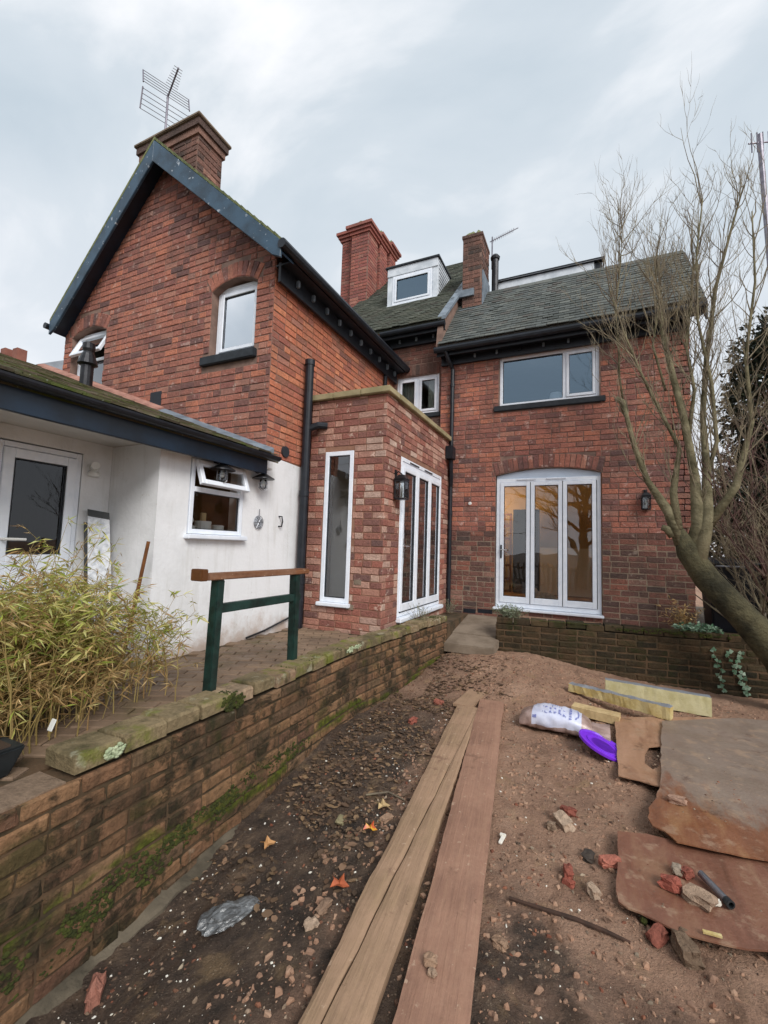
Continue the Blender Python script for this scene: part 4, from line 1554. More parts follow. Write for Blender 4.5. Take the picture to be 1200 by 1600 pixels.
# ================================================================== WHITE OUTBUILDING
XD = -4.08
YR = 2.62
Wh = facing_right(-3.43)
Wd = facing_right(XD)
Wr = facing_camera(YR)
out = thing('white_outbuilding', 'white rendered lean-to outbuilding with mossy tiled roof and navy fascia', 'outbuilding', (-4.2, 2.6, PATIO))
wwin = rect(2.95, 3.67, .06, .80)
wall_slab(out, 'wall', facing_right(-3.42), [(YR, PATIO - .03), (4.79, PATIO - .03), (4.79, 1.0), (4.15, 1.03), (YR, .94)], [wwin], .2, 'render')
wall_slab(out, 'return_wall', Wr, rect(XD, -3.623, PATIO - .03, .86), [], .2, 'render')
dr = rect(1.72, 2.36, PATIO, .745)
wall_slab(out, 'door_wall', Wd, rect(-1.5, YR - .001, PATIO - .03, .86), [dr], .2, 'render')
# glazed door
mb = MB().mat('upvc')
bars(mb, Wd, 1.73, 2.355, PATIO + .02, .735, .045, -.07, -.005)
dd = mb.build('door', out, bevel=.005, seg=1)
mb = MB().mat('upvc')
bars(mb, Wd, 1.776, 2.31, PATIO + .07, .685, .075, -.055, .01, .83)
mb.build('leaf', dd, bevel=.005, seg=1)
g = MB().mat('gasket'); bars(g, Wd, 1.852, 2.234, -.15, .61, .01, -.01, .004); g.build('gasket', dd)
pane(dd, Wd, 1.85, 2.236, -.152, .612, -.02, 'glass_clear')
mb = MB().mat('white_china'); mb.tube([Wd.p(1.81, -.03, .01), Wd.p(1.81, -.03, .06), Wd.p(1.95, -.03, .06)], .011, 8); mb.build('handle', dd)
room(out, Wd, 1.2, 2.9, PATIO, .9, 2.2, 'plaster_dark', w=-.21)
# kitchen window: fanlight pushed open, lower pane fixed
wh = facing_right(-3.42)
w = window(out, wh, 2.96, 3.66, .07, .79, [(3.01, 3.61, .115, .475, False)], w=-.02, fw=.045, glass='glass_clear')
tilt_frame(wh, 3.31, .775, .64, .25, R_(20), .02, w, 'glass_clear')
mb = MB().mat('upvc'); mb.pbox(wh, 2.92, 3.7, .02, .066, -.05, .07); mb.build('sill', w, bevel=.008)
room(out, wh, 2.75, 3.9, -.4, .9, 2.0, 'plaster_dark', w=-.22)
mb = MB().mat('pale_wood'); mb.pbox(wh, 2.96, 3.66, .06, .1, -.3, -.06); mb.build('inner_sill', out)
# roof
sl = .355
LX0, LX1, LY0, LY1 = -8.3, -3.22, -1.6, 3.93
z_at = lambda x: .985 - sl * (x - LX1)
mb = MB().mat('tile_lean')
mb.hexa([(LX0, LY0, z_at(LX0) - .07), (LX1, LY0, z_at(LX1) - .07), (LX1, LY1 + .05, z_at(LX1) - .07), (LX0, LY1 + .05, z_at(LX0) - .07), (LX0, LY0, z_at(LX0)), (LX1, LY0, z_at(LX1)), (LX1, LY1 + .05, z_at(LX1)), (LX0, LY1 + .05, z_at(LX0))])
lr = mb.build('lean_to_roof', out)
ts = Pieces(TILE_T)
lay_tiles(ts, (LX1 + .03, .2, z_at(LX1) - .012), (0, 1, 0), (-1, 0, sl), LY1 - .2, math.hypot(1, sl) * (LX1 - LX0) - .1, 'tile_lean', tw=.2, gauge=.14, th=.016, seed=8)
ts.finish(lr, 'tile', 'tiling', 300)
r = random.Random(17)
mb = MB().mat('moss')
for i in range(900):                                                            # cushions of moss
    x = LX1 - .05 - (LX1 - LX0 - .3) * r.random() ** 1.3
    y = .3 + (LY1 - .35) * r.random()
    if mnoise.noise((x * 1.3, y * 1.3, 4)) < -.08:
        continue
    s_ = r.uniform(.02, .07)
    z = z_at(x) + .02
    k0 = len(mb.v)
    n = 6
    ring = [(x + s_ * math.cos(t * 2 * math.pi / n) * r.uniform(.7, 1.2), y + s_ * math.sin(t * 2 * math.pi / n) * r.uniform(.7, 1.2)) for t in range(n)]
    mb.add([(a, b, z_at(a) + .008) for a, b in ring] + [((a + x) / 2, (b + y) / 2, z_at((a + x) / 2) + .02 + s_ * .3) for a, b in ring], [(t, (t + 1) % n, n + (t + 1) % n, n + t) for t in range(n)] + [tuple(range(n, 2 * n))])
mo = mb.build('moss', lr); mo['kind'] = 'stuff'
mb = MB().mat('tile_pink')                                                       # mortar fillet and lead where the roof meets the gable
mb.hexa([(-8.2, LY1 - .05, z_at(-8.2)), (-5.2, LY1 - .05, z_at(-5.2)), (-5.2, GY - .002, z_at(-5.2)), (-8.2, GY - .002, z_at(-8.2)), (-8.2, LY1 - .02, z_at(-8.2) + .07), (-5.2, LY1 - .02, z_at(-5.2) + .07), (-5.2, GY - .002, z_at(-5.2) + .11), (-8.2, GY - .002, z_at(-8.2) + .11)])
mb.mat('lead')
mb.hexa([(-5.19, LY1 - .06, z_at(-5.19)), (-3.3, LY1 - .06, z_at(-3.3)), (-3.3, GY - .008, z_at(-3.3)), (-5.19, GY - .008, z_at(-5.19)), (-5.19, LY1 - .05, z_at(-5.19) + .035), (-3.3, LY1 - .05, z_at(-3.3) + .035), (-3.3, GY - .008, z_at(-3.3) + .09), (-5.19, GY - .008, z_at(-5.19) + .09)])
mb.build('flashing', out)
mb = MB().mat('navy')
mb.box(LX1 - .045, LX1 - .01, LY0, LY1 - .12, .765, z_at(LX1) - .03)
mb.build('fascia', out, bevel=.004, seg=1)
mb = MB().mat('black')
n = 10
prof = [(math.cos(math.pi + math.pi * i / n) * .048, math.sin(math.pi + math.pi * i / n) * .048) for i in range(n + 1)]
prof += [(a * .88, b * .88) for a, b in reversed(prof)]
mb.prism([(LX1 + .055 + a, LY0, .965 + b) for a, b in prof], [(LX1 + .055 + a, LY1 - .02, .965 + b) for a, b in prof])
mb.build('gutter', out)
mb = MB().mat('soffit'); mb.box(XD - .3, LX1 - .046, LY0, YR - .001, .862, .885); mb.box(-3.419, LX1 - .046, YR, LY1, .83, .85); mb.build('soffit', out)
mb = MB().mat('metal_dark')                                                     # flue terminal on the roof
fx, fy = -6.05, 3.45
fz = z_at(fx)
mb.lathe((fx, fy, fz - .05), [(.075, 0), (.075, .34), (.12, .36), (.075, .5), (.06, .53), (.075, .57), (.075, .64), (.05, .66)], 14)
mb.build('flue_terminal', out, smooth_=False)
mb = MB().mat('white_china'); mb.lathe(Wd.p(2.44, .6, .04), [(.045, -.05), (.05, -.02), (.028, 0), (.02, .02)], 12)
mb.tube([Wd.p(2.44, .62, 0), Wd.p(2.44, .63, .06)], .02, 8); mb.tube([Wd.p(2.44, .63, .05), Wd.p(2.4, .64, .12)], .035, 10); mb.build('sensor_light', out)
mb = MB().mat('soffit'); mb.tube([(XD + .05, 2.46, .1), (XD + .05, 2.46, PATIO)], .034, 10); mb.tube([(XD + .05, 2.46, -.05), (XD + .05, 2.46, .02)], .043, 10); mb.build('downpipe', out)

# ================================================================== GARDEN WALLS
def run_plane(a, b):
    a, b = Vector((*a, 0)), Vector((*b, 0))
    u = (b - a).normalized()
    return Plane(a, u, u.cross(Vector((0, 0, 1)))), (b - a).length


def cap_bricks(ps, pl, u0, u1, ztop, depth, mat, h=.075, seed=1, L=.236):
    r = random.Random(seed)
    basis = Matrix((pl.u, -pl.n, Vector((0, 0, 1)))).transposed().to_4x4()
    u = u0
    while u < u1 - .05:
        l_ = min(L * r.uniform(.94, 1.04), u1 - u)
        c = pl.p(u + l_ / 2, ztop - h / 2 + r.uniform(-.009, .009), .006 - depth / 2 + r.uniform(-.006, .006))
        mt = Matrix.Translation(c) @ basis @ Matrix.Rotation(r.uniform(-.02, .02), 4, 'Y') @ Matrix.Rotation(r.uniform(-.02, .02), 4, 'Z') @ Matrix.Rotation(R_(-90), 4, 'X') @ Matrix.Diagonal((l_ - .014, h, depth * r.uniform(.94, 1.02), 1))
        ps.add(mt, mat, l_ * .2)
        u += l_


def core(pl, u0, u1, v0, v1, t, mat, parent):
    mb = MB().mat(mat)
    mb.pbox(pl, u0, u1, v0, v1, -t, 0)
    return mb.build('core', parent)


lw_root = thing('garden_wall', 'long low mossy brick retaining wall running from lower left to the extension', 'garden wall', (-2.1, 3.0, -1.7))
ps = Pieces(WORN_T)
cps = Pieces(BRICK_T)
WT = -.955
segs = [run_plane((-2.0, .1), (-2.07, 3.9)), run_plane((-2.07, 3.9), (-1.86, 6.2))]
CO = .0835
for si, (pl, L_) in enumerate(segs):
    core(pl, 0, L_, -2.15, WT - .1, .2, 'mortar_garden', lw_root)
    lay_bricks(ps, pl, rect(0, L_ + .002, WT - .083 - 13 * CO, WT - .083), [], 'brick_garden', course=CO, blen=.236, proud=.012, seed=50 + si, head=.12, joint=.012, vj=.005)
    u_start = 1.14 if si == 0 else 0
    cap_bricks(cps, pl, u_start, L_ + .005, WT, .22, 'brick_cap', seed=60 + si)
pl = segs[1][0]
endp = Plane(pl.p(segs[1][1], 0, 0) - pl.n * .2, pl.n, pl.u)
lay_bricks(ps, endp, rect(0, .2, WT - .083 - 9 * CO, WT - .083), [], 'brick_garden_dark', course=CO, proud=.006, seed=58)
ps.finish(lw_root, 'brick', 'brickwork', 300)
cps.finish(lw_root, 'cap_brick', 'capping', 300)
mb = MB().mat('stone')
pl = segs[0][0]
mb.pbox(pl, .1, 1.12, WT - .104, WT - .088, -.2, -.01)
mb.build('bedding_mortar', lw_root)
mb = MB().mat('footing'); M['footing'] = plain('footing', '#6b6152', '#453f34', 4, .97, .012, 30)                      # rough footing below the last course
r = random.Random(5)
pts0, pts1 = [], []
for i in range(36):
    u = .3 + i * .1
    z = WT - .083 - 9.0 * CO - .02 * r.random() - smooth(2.6, .6, u) * .12
    pts0.append(pl.p(u, z, .05 + .03 * r.random())); pts1.append(pl.p(u, z - .03, 0))
vs = []
for a, b in zip(pts0, pts1):
    vs += [b + Vector((0, 0, .06)), a, a - Vector((0, 0, .4))]
mb.add(vs, [(3 * i + j, 3 * i + 3 + j, 3 * i + 4 + j, 3 * i + 1 + j) for i in range(35) for j in (0, 1)])
mb.build('footing', lw_root)


def moss_patch(parent, pl, blobs, mat, name='moss', seed=1, top=False):
    """lumpy cushions growing on a wall face or on its top"""
    r = random.Random(seed)
    mb = MB().mat(mat)
    for (u, v, su, sv, n) in blobs:
        for i in range(n):
            a, d = r.uniform(0, 6.28), r.random() ** .6
            cu, cv = u + su * d * math.cos(a), v + sv * d * math.sin(a)
            if mnoise.noise((cu * 6, cv * 9, seed)) < -.16:
                continue
            s_ = r.uniform(.004, .013)
            k = 6
            if top:
                P = lambda x, y, h: pl.p(x, WT_now - .002 + h, y)
            else:
                P = lambda x, y, h: pl.p(x, y, .012 + h)
            ring = [(cu + s_ * 1.3 * math.cos(t * 6.283 / k) * r.uniform(.6, 1.2), cv + s_ * math.sin(t * 6.283 / k) * r.uniform(.6, 1.2)) for t in range(k)]
            mb.add([P(x, y, -.004) for x, y in ring] + [P((x + cu) / 2, (y + cv) / 2, s_ * .35) for x, y in ring], [(t, (t + 1) % k, k + (t + 1) % k, k + t) for t in range(k)] + [tuple(range(k, 2 * k))])
    o = mb.build(name, parent, smooth_=True)
    o['kind'] = 'stuff'
    return o


WT_now = WT
pl = segs[0][0]
moss_patch(lw_root, pl, [(1.45, -1.64, .35, .10, 420), (1.9, -1.60, .3, .08, 300), (2.5, -1.56, .5, .07, 260), (1.0, -1.68, .4, .1, 300), (2.1, -1.0, .1, .05, 160)], 'moss', seed=2)
moss_patch(lw_root, pl, [(1.25, -.08, .09, .06, 70), (2.05, -.05, .12, .06, 60), (2.95, -.1, .25, .07, 90), (3.4, -.05, .2, .05, 60)], 'moss', seed=3, top=True)
pl2 = segs[1][0]
moss_patch(lw_root, pl2, [(1.9, -.1, .35, .1, 260), (.9, -.06, .4, .06, 90)], 'moss', seed=4, top=True)
moss_patch(lw_root, pl, [(1.36, -.995, .09, .03, 90), (3.75, -.985, .2, .025, 90)], 'lichen', 'lichen', seed=5)

rw_root = thing('garden_wall', 'short dark mossy brick wall in front of the folding doors', 'garden wall', (.5, 6.7, -1.6))
ps = Pieces(WORN_T)
cps = Pieces(BRICK_T)
pl, L_ = run_plane((-1.2, 6.45), (2.9, 6.98))
WR = -.945
core(pl, 0, L_, -2.0, WR - .09, .22, 'mortar_garden', rw_root)
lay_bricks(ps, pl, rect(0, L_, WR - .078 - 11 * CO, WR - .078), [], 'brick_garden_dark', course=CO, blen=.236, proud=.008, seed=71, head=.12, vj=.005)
endp = Plane(pl.p(0, 0, -.22), pl.n, -pl.u)
lay_bricks(ps, endp, rect(0, .22, WR - .078 - 10 * CO, WR - .078), [], 'brick_garden_dark', course=CO, proud=.006, seed=72)
cap_bricks(cps, pl, 0, L_, WR, .24, 'brick_garden_dark', seed=73)
ps.finish(rw_root, 'brick', 'brickwork', 300)
cps.finish(rw_root, 'cap_brick', 'capping', 300)
WT_now = WR
moss_patch(rw_root, pl, [(1.0, -.02, .6, .04, 200), (2.1, -.05, .6, .06, 420), (3.0, -.05, .4, .06, 200)], 'moss', seed=8, top=True)
moss_patch(rw_root, pl, [(2.2, -.98, .7, .025, 260)], 'moss', seed=9)
# earth bed behind that wall
mb = MB().mat('earth'); mb.box(-1.0, 5.5, 6.95, 7.48, -1.4, -1.03); structure(mb.build('flower_bed'))

# ================================================================== HANDRAIL
hr = thing('handrail', 'dark green timber handrail with brown top rail beside the patio edge', 'handrail', (-2.24, 2.6, PATIO))
pA, pB = onZ(326, 1090, -.98), onZ(456, 1043, -.98)
HX = -2.235
tA, tB = onX(341, 906, HX), onX(461, 897, HX)
yA, yB = onX(326, 1085, HX).y, onX(456, 1040, HX).y
zt = (tA.z + tB.z) / 2
for (y0, y1) in ((yA, tA.y), (yB, tB.y)):
    mb = MB().mat('green_paint')
    mb.bar((HX, y0, PATIO), (HX, y1, zt), .065, .065, (1, 0, 0))
    mb.build('post', hr, bevel=.006)
mb = MB().mat('rail_wood')
mb.box(HX - .05, HX + .05, tA.y - .13, tB.y + .14, zt + .002, zt + .045)
o = mb.build('top_rail', hr, bevel=.006)
mb = MB().mat('wood_dark'); mb.box(HX - .05, HX + .05, tA.y - .185, tA.y - .132, zt - .0, zt + .075); mb.build('end_block', hr, bevel=.005)
mb = MB().mat('green_paint'); zm = onX(400, 942, HX).z
mb.box(HX - .025, HX + .025, yA + .03, yB + .05, zm - .03, zm + .03); mb.build('mid_rail', hr, bevel=.005)

# ================================================================== LAMPS AND WALL FITTINGS
def barn_lamp(y, z, label):
    x = -3.42
    t = thing('wall_lamp', label, 'lamp', (x, y, z), 'barn style lamps on the white wall')
    mb = MB().mat('metal_dark')
    mb.tube([(x, y, z + .1), (x + .05, y, z + .12), (x + .1, y, z + .09)], .012, 8)
    mb.lathe((x + .004, y, z + .1), [(.035, 0), (.035, .012), (.02, .016)], 12, (1, 0, 0))
    mb.build('bracket', t)
    mb = MB().mat('metal_dark'); mb.lathe((x + .1, y, z), [(.125, 0), (.122, .008), (.045, .055), (.03, .06), (.03, .1), (.015, .105)], 20); mb.build('lamp_shade', t)
    mb = MB().mat('glass_clear'); mb.lathe((x + .1, y, z - .11), [(.012, -.005), (.036, .008), (.042, .05), (.04, .1)], 12); mb.build('glass_jar', t, smooth_=True)
    mb = MB().mat('white_china'); mb.lathe((x + .1, y, z - .075), [(.005, 0), (.022, .015), (.024, .035), (.012, .06), (.012, .09)], 10); mb.build('bulb', t, smooth_=True)
    mb = MB().mat('metal_grey')
    for i in range(6):
        a = i * math.pi / 3
        mb.tube([(x + .1 + .05 * math.cos(a), y + .05 * math.sin(a), z), (x + .1 + .05 * math.cos(a), y + .05 * math.sin(a), z - .1), (x + .1 + .02 * math.cos(a), y + .02 * math.sin(a), z - .13)], .0025, 4)
    for zz in (-.05, -.1):
        mb.tube([(x + .1 + .05 * math.cos(i * .5236), y + .05 * math.sin(i * .5236), z + zz) for i in range(13)], .0025, 4)
    mb.build('cage', t)


barn_lamp(3.25, .715, 'black barn wall lamp in front of the open kitchen fanlight')
barn_lamp(3.86, .72, 'black barn wall lamp at the right end of the navy fascia')


def lantern(pl, u, v, label, s=1.0):
    t = thing('wall_lantern', label, 'lantern', pl.p(u, v, 0), 'carriage lanterns on the brick walls')
    c = pl.p(u, v, .1 * s)
    q = Matrix.Translation(c) @ Matrix((pl.u, -pl.n, Vector((0, 0, 1)))).transposed().to_4x4()
    B = lambda mb, x, y, z, sx, sy, sz: mb.mbox(q @ Matrix.Translation((x * s, y * s, z * s)), sx * s, sy * s, sz * s)
    mb = MB().mat('metal_dark')
    B(mb, 0, .09, .14, .06, .02, .18)
    mb.tube([pl.p(u, v + .17 * s, .01), pl.p(u, v + .21 * s, .05 * s), pl.p(u, v + .17 * s, .1 * s)], .009 * s, 8)
    mb.build('bracket', t)
    mb = MB().mat('metal_dark')
    mb.hexa([q @ Vector((a * s, b * s, .1 * s)) for a, b in ((-.085, -.085), (.085, -.085), (.085, .085), (-.085, .085))] + [q @ Vector((a * s, b * s, .165 * s)) for a, b in ((-.03, -.03), (.03, -.03), (.03, .03), (-.03, .03))])
    B(mb, 0, 0, .085, .15, .15, .025)
    for a in (-.065, .065):
        for b in (-.065, .065):
            B(mb, a, b, -.03, .014, .014, .22)
    B(mb, 0, 0, -.145, .145, .145, .018)
    mb.build('frame', t, bevel=.003, seg=1)
    for a, b, sx, sy in ((0, -.064, .116, .004), (0, .064, .116, .004), (-.064, 0, .004, .116), (.064, 0, .004, .116)):
        mb = MB().mat('glass_clear'); B(mb, a, b, -.03, sx, sy, .2); mb.build('pane', t)
    mb = MB().mat('bone_white'); mb.lathe(q @ Vector((0, 0, -.13 * s)), [(.014 * s, 0), (.014 * s, .08 * s), (.02 * s, .1 * s), (.006 * s, .15 * s)], 8); mb.build('candle_bulb', t)


lantern(E2, 5.1, .76, 'black glass lantern on the extension beside its folding doors')
lantern(F, .765, .79, 'black glass lantern on the house wall right of the arched doors', .8)

og = thing('hanging_sieve', 'small round wire ornament hanging on the white wall', 'ornament', (-3.4, 3.92, .25))
mb = MB().mat('metal_grey')
oc = Vector((-3.405, 3.92, .235))
for rr_ in (.075, .055, .035):
    mb.tube([oc + Vector((.0, rr_ * math.cos(i * .3927), rr_ * math.sin(i * .3927))) for i in range(17)], .004, 5)
for i in range(6):
    a = i * math.pi / 6
    mb.tube([oc + Vector((.002, .075 * math.cos(a), .075 * math.sin(a))), oc - Vector((-.002, .075 * math.cos(a), .075 * math.sin(a)))], .0025, 4)
mb.build('wire_ring', og)
mb = MB().mat('white_tile'); mb.lathe(oc + Vector((-.012, 0, 0)), [(.07, 0), (.068, .006), (.01, .01)], 16, (1, 0, 0)); mb.build('disc', og)
mb = MB().mat('metal_grey'); mb.tube([oc + Vector((.004, 0, .075)), oc + Vector((.004, 0, .15))], .005, 6); mb.build('hook', og)
mb = MB().mat('metal_dark')
mb.tube([(-3.42, 4.29, .33), (-3.38, 4.3, .33), (-3.375, 4.31, .27), (-3.38, 4.3, .21), (-3.42, 4.29, .21)], .009, 8)
tag(mb.build('door_pull', smooth_=True), 'small curved dark handle on the white wall near the soil pipe', 'handle')
mb = MB().mat('metal_dark'); mb.tube([(-3.385, 4.6, -.9), (-3.39, 4.1, -1.0), (-3.39, 3.8, -1.035)], .011, 6)
tag(mb.build('loose_pipe'), 'thin dark pipe lying along the foot of the white wall', 'pipe')

# things on the kitchen window sill
def jar(y, prof, mat, label, cat, name, x=-3.6):
    mb = MB().mat(mat); mb.lathe((x, y, .102), prof, 14)
    tag(mb.build(name, smooth_=False), label, cat)


jar(3.13, [(.06, 0), (.06, .05), (.02, .06), (.045, .1), (.03, .14), (.012, .17)], 'white_china', 'white stacked china pot at left of the kitchen sill', 'pot', 'china_pot')
jar(3.3, [(.085, 0), (.085, .1), (.08, .105)], 'white_china', 'wide white jar in the middle of the kitchen sill', 'jar', 'white_jar')
mb = MB().mat('pale_wood'); mb.lathe((-3.6, 3.3, .208), [(.03, 0), (.03, .08), (.026, .085)], 12); tag(mb.build('candle'), 'cream candle standing on the wide white jar', 'candle')
jar(3.5, [(.065, 0), (.066, .07), (.05, .075)], 'white_china', 'low white bowl at right of the kitchen sill', 'bowl', 'white_bowl')
for zz, lab in ((.42, 'upper amber bulb glowing behind the kitchen pane'), (.28, 'lower amber bulb glowing behind the kitchen pane')):
    t = thing('pendant_bulb', lab, 'lamp', (-4.2, 3.52, zz), 'amber bulbs in the kitchen')
    mb = MB().mat('lamp_amber'); mb.lathe((-4.2, 3.52, zz), [(.006, -.05), (.03, -.015), (.032, .01), (.012, .05)], 10); mb.build('bulb', t, smooth_=True)
    mb = MB().mat('wire_amber'); mb.tube([(-4.2, 3.52, zz + .05), (-4.2, 3.52, zz + .09)], .014, 8); mb.tube([(-4.2, 3.52, zz + .09), (-4.2, 3.52, .86)], .003, 4); mb.build('flex', t)

# ================================================================== AERIALS
ae = thing('tv_aerial', 'grid television aerial with pointed boom on the gable chimney', 'aerial', (-6.0, 4.3, 5.97))
mb = MB().mat('aerial'); ax, ay = -5.98, 4.25
mb.tube([(ax, ay, 5.9), (ax, ay, 7.0)], .016, 6); mb.build('mast', ae)
c0 = onY(246, 160, ay)
c0.x, c0.y = ax, ay
rb_ = ray(279, 106)
d = rb_ * (c0.z / rb_.z) - c0
bl_ = d.length
d.normalize()
mb = MB().mat('aerial'); mb.tube([c0 - d * .05, c0 + d * bl_], .012, 6)
sd = d.cross(Vector((0, 0, 1))).normalized()
for i in range(9):
    q = c0 + d * (bl_ * (.3 + i * .085))
    mb.tube([q - sd * (.09 - i * .004), q + sd * (.09 - i * .004)], .005, 4)
mb.build('boom', ae)
upv = sd.cross(d)
for s_, nm in ((1, 'reflector'), (-1, 'reflector')):
    mb = MB().mat('aerial')
    n_ = (upv * s_ - d * .35).normalized()
    o_ = c0 - d * .06 + upv * (.04 * s_)
    for e_ in (-.34, .34):
        mb.tube([o_ + sd * e_, o_ + sd * e_ + n_ * .3], .011, 5)
    for i in range(5):
        q = o_ + n_ * (.02 + i * .07)
        mb.tube([q - sd * .34, q + sd * .34], .006, 4)
    mb.build(nm, ae)
ae = thing('tv_aerial', 'thin angled television aerial on the slim sooty chimney', 'aerial', (-1.8, 8.75, 6.2))
mb = MB().mat('aerial'); a0 = Vector((-1.82, 8.86, 5.9))
mb.tube([a0, a0 + Vector((0, 0, .72))], .014, 6); mb.build('mast', ae)
p1, p2 = a0 + Vector((-.05, 0, .62)), a0 + Vector((.5, .2, .92))
mb = MB().mat('aerial'); mb.tube([p1, p2], .01, 5)
dd_ = (p2 - p1).normalized(); sd = dd_.cross(Vector((0, 0, 1))).normalized()
for i in range(12):
    q = p1 + dd_ * (.05 + i * .045)
    mb.tube([q - sd * .07, q + sd * .07], .004, 4)
mb.build('boom', ae)
am = thing('aerial_mast', 'tall steel mast with small aerial at the right edge above the trees', 'mast', (4.4, 10.2, -1.6))
q0, q1 = onY(1187, 222, 10.0), onY(1215, 560, 10.0)
mb = MB().mat('aerial'); mb.tube([(q1.x, 10, -1.6), q1, q0 + Vector((0, 0, .15))], .045, 8); mb.build('pole', am)
mb = MB().mat('aerial')
for i in range(6):
    q = q0 + Vector((-.15 + i * .1, -.1 + .05 * i, -.05 + .02 * i))
    mb.tube([q + Vector((0, 0, -.2)), q + Vector((0, 0, .2))], .012, 4)
mb.tube([q0 + Vector((-.2, -.1, -.05)), q0 + Vector((.45, .2, .05))], .016, 5)
mb.build('array', am)

# ================================================================== BOARDS
def board(name, label, c0, c1, width, th, mat, seed, crack=None, ztop=-1.545):
    c0, c1 = Vector(c0), Vector(c1)
    d = c1 - c0
    L_ = d.length
    n = 70
    r = random.Random(seed)
    mb = MB().mat(mat)

    def strip(fa, fb):
        vs_, fs_ = [], []
        m = 5
        for i in range(n + 1):
            t = i / n
            y = L_ * t
            for j in range(m + 1):
                x = fa(t) + (fb(t) - fa(t)) * j / m
                e_ = 1 if j in (0, m) else 0
                z = .004 * mnoise.noise((x * 9 + seed, y * 3, 0)) + .006 * mnoise.noise((seed, y * .9, 1)) - e_ * .005
                vs_.append((x, y, z))
            vs_.append((fa(t) + .003, y, -th)); vs_.append((fb(t) - .003, y, -th))
        k = m + 3
        for i in range(n):
            a, b = i * k, (i + 1) * k
            for j in range(m):
                fs_.append((a + j, a + j + 1, b + j + 1, b + j))
            fs_.append((a, b, b + m + 1, a + m + 1))
            fs_.append((a + m, a + m + 2, b + m + 2, b + m))
            fs_.append((a + m + 1, b + m + 1, b + m + 2, a + m + 2))
        fs_.append(tuple(range(m + 1)) + (m + 2, m + 1))
        e0 = n * k
        fs_.append(tuple(e0 + j for j in reversed(range(m + 1))) + (e0 + m + 1, e0 + m + 2))
        mb.add(vs_, fs_)
    ea = lambda t: -width / 2 + .011 * mnoise.noise((seed, t * 11, 2)) + .005 * mnoise.noise((seed, t * 60, 2))
    eb = lambda t: width / 2 + .007 * mnoise.noise((seed, t * 11, 7)) + .004 * mnoise.noise((seed, t * 60, 8))
    if crack:
        cr = lambda t: crack(t) + .006 * mnoise.noise((seed, t * 22, 4)) + .004 * mnoise.noise((seed, t * 70, 4))
        gp = lambda t: .0035 * smooth(.92, .5, t) * (1 + .8 * mnoise.noise((t * 30, 2, 2)))
        strip(ea, lambda t: cr(t) - gp(t)); strip(lambda t: cr(t) + gp(t), eb)
    else:
        strip(ea, eb)
    o = mb.build(name)
    me_ = o.data
    ang = math.atan2(d.y, d.x) - math.pi / 2
    o.matrix_world = Matrix.Translation((c0.x, c0.y, ztop)) @ Matrix.Rotation(ang, 4, 'Z')
    return tag(o, label, 'board', 'scaffold boards on the earth')


ZB = -1.545
def mid(a, b):
    return (a + b) / 2


aL0, aR0, aL1, aR1 = onZ(453, 1600, ZB), onZ(590, 1600, ZB), onZ(716, 1106, ZB), onZ(748, 1101, ZB)
bL0, bR0, bL1, bR1 = onZ(610, 1600, ZB), onZ(738, 1600, ZB), onZ(751, 1093, ZB), onZ(786, 1097, ZB)


def line_board(L0, R0, L1, R1):
    # centre line and mean width from the four corners; carried on under the camera
    n0, n1 = mid(L0, R0), mid(L1, R1)
    d = (n1 - n0).normalized()
    s = Vector((d.y, -d.x, 0))
    wd = ((R0 - L0).dot(s) + (R1 - L1).dot(s)) / 2
    return n0 - d * 1.2, n1, wd


a0, a1, wa = line_board(aL0, aR0, aL1, aR1)
b0, b1, wb = line_board(bL0, bR0, bL1, bR1)
board('scaffold_board', 'weathered grey-brown scaffold board with a long split along it', a0, a1, wa, .05, 'board_a', 3, crack=lambda t: (-.10 + .20 * t) * wa / .24)
board('scaffold_board', 'unsplit reddish scaffold board to the right of the split one', b0, b1, wb, .045, 'board_b', 9, ztop=-1.54)
s0, s1 = onZ(722, 1104, -1.56), onZ(745, 1085, -1.56)
mb = MB().mat('board_a'); mb.bar(s0, s1 + Vector((0, .2, 0)), .2, .03); tag(mb.build('timber_offcut', bevel=.004), 'short timber offcut at the far end of the split board', 'timber')

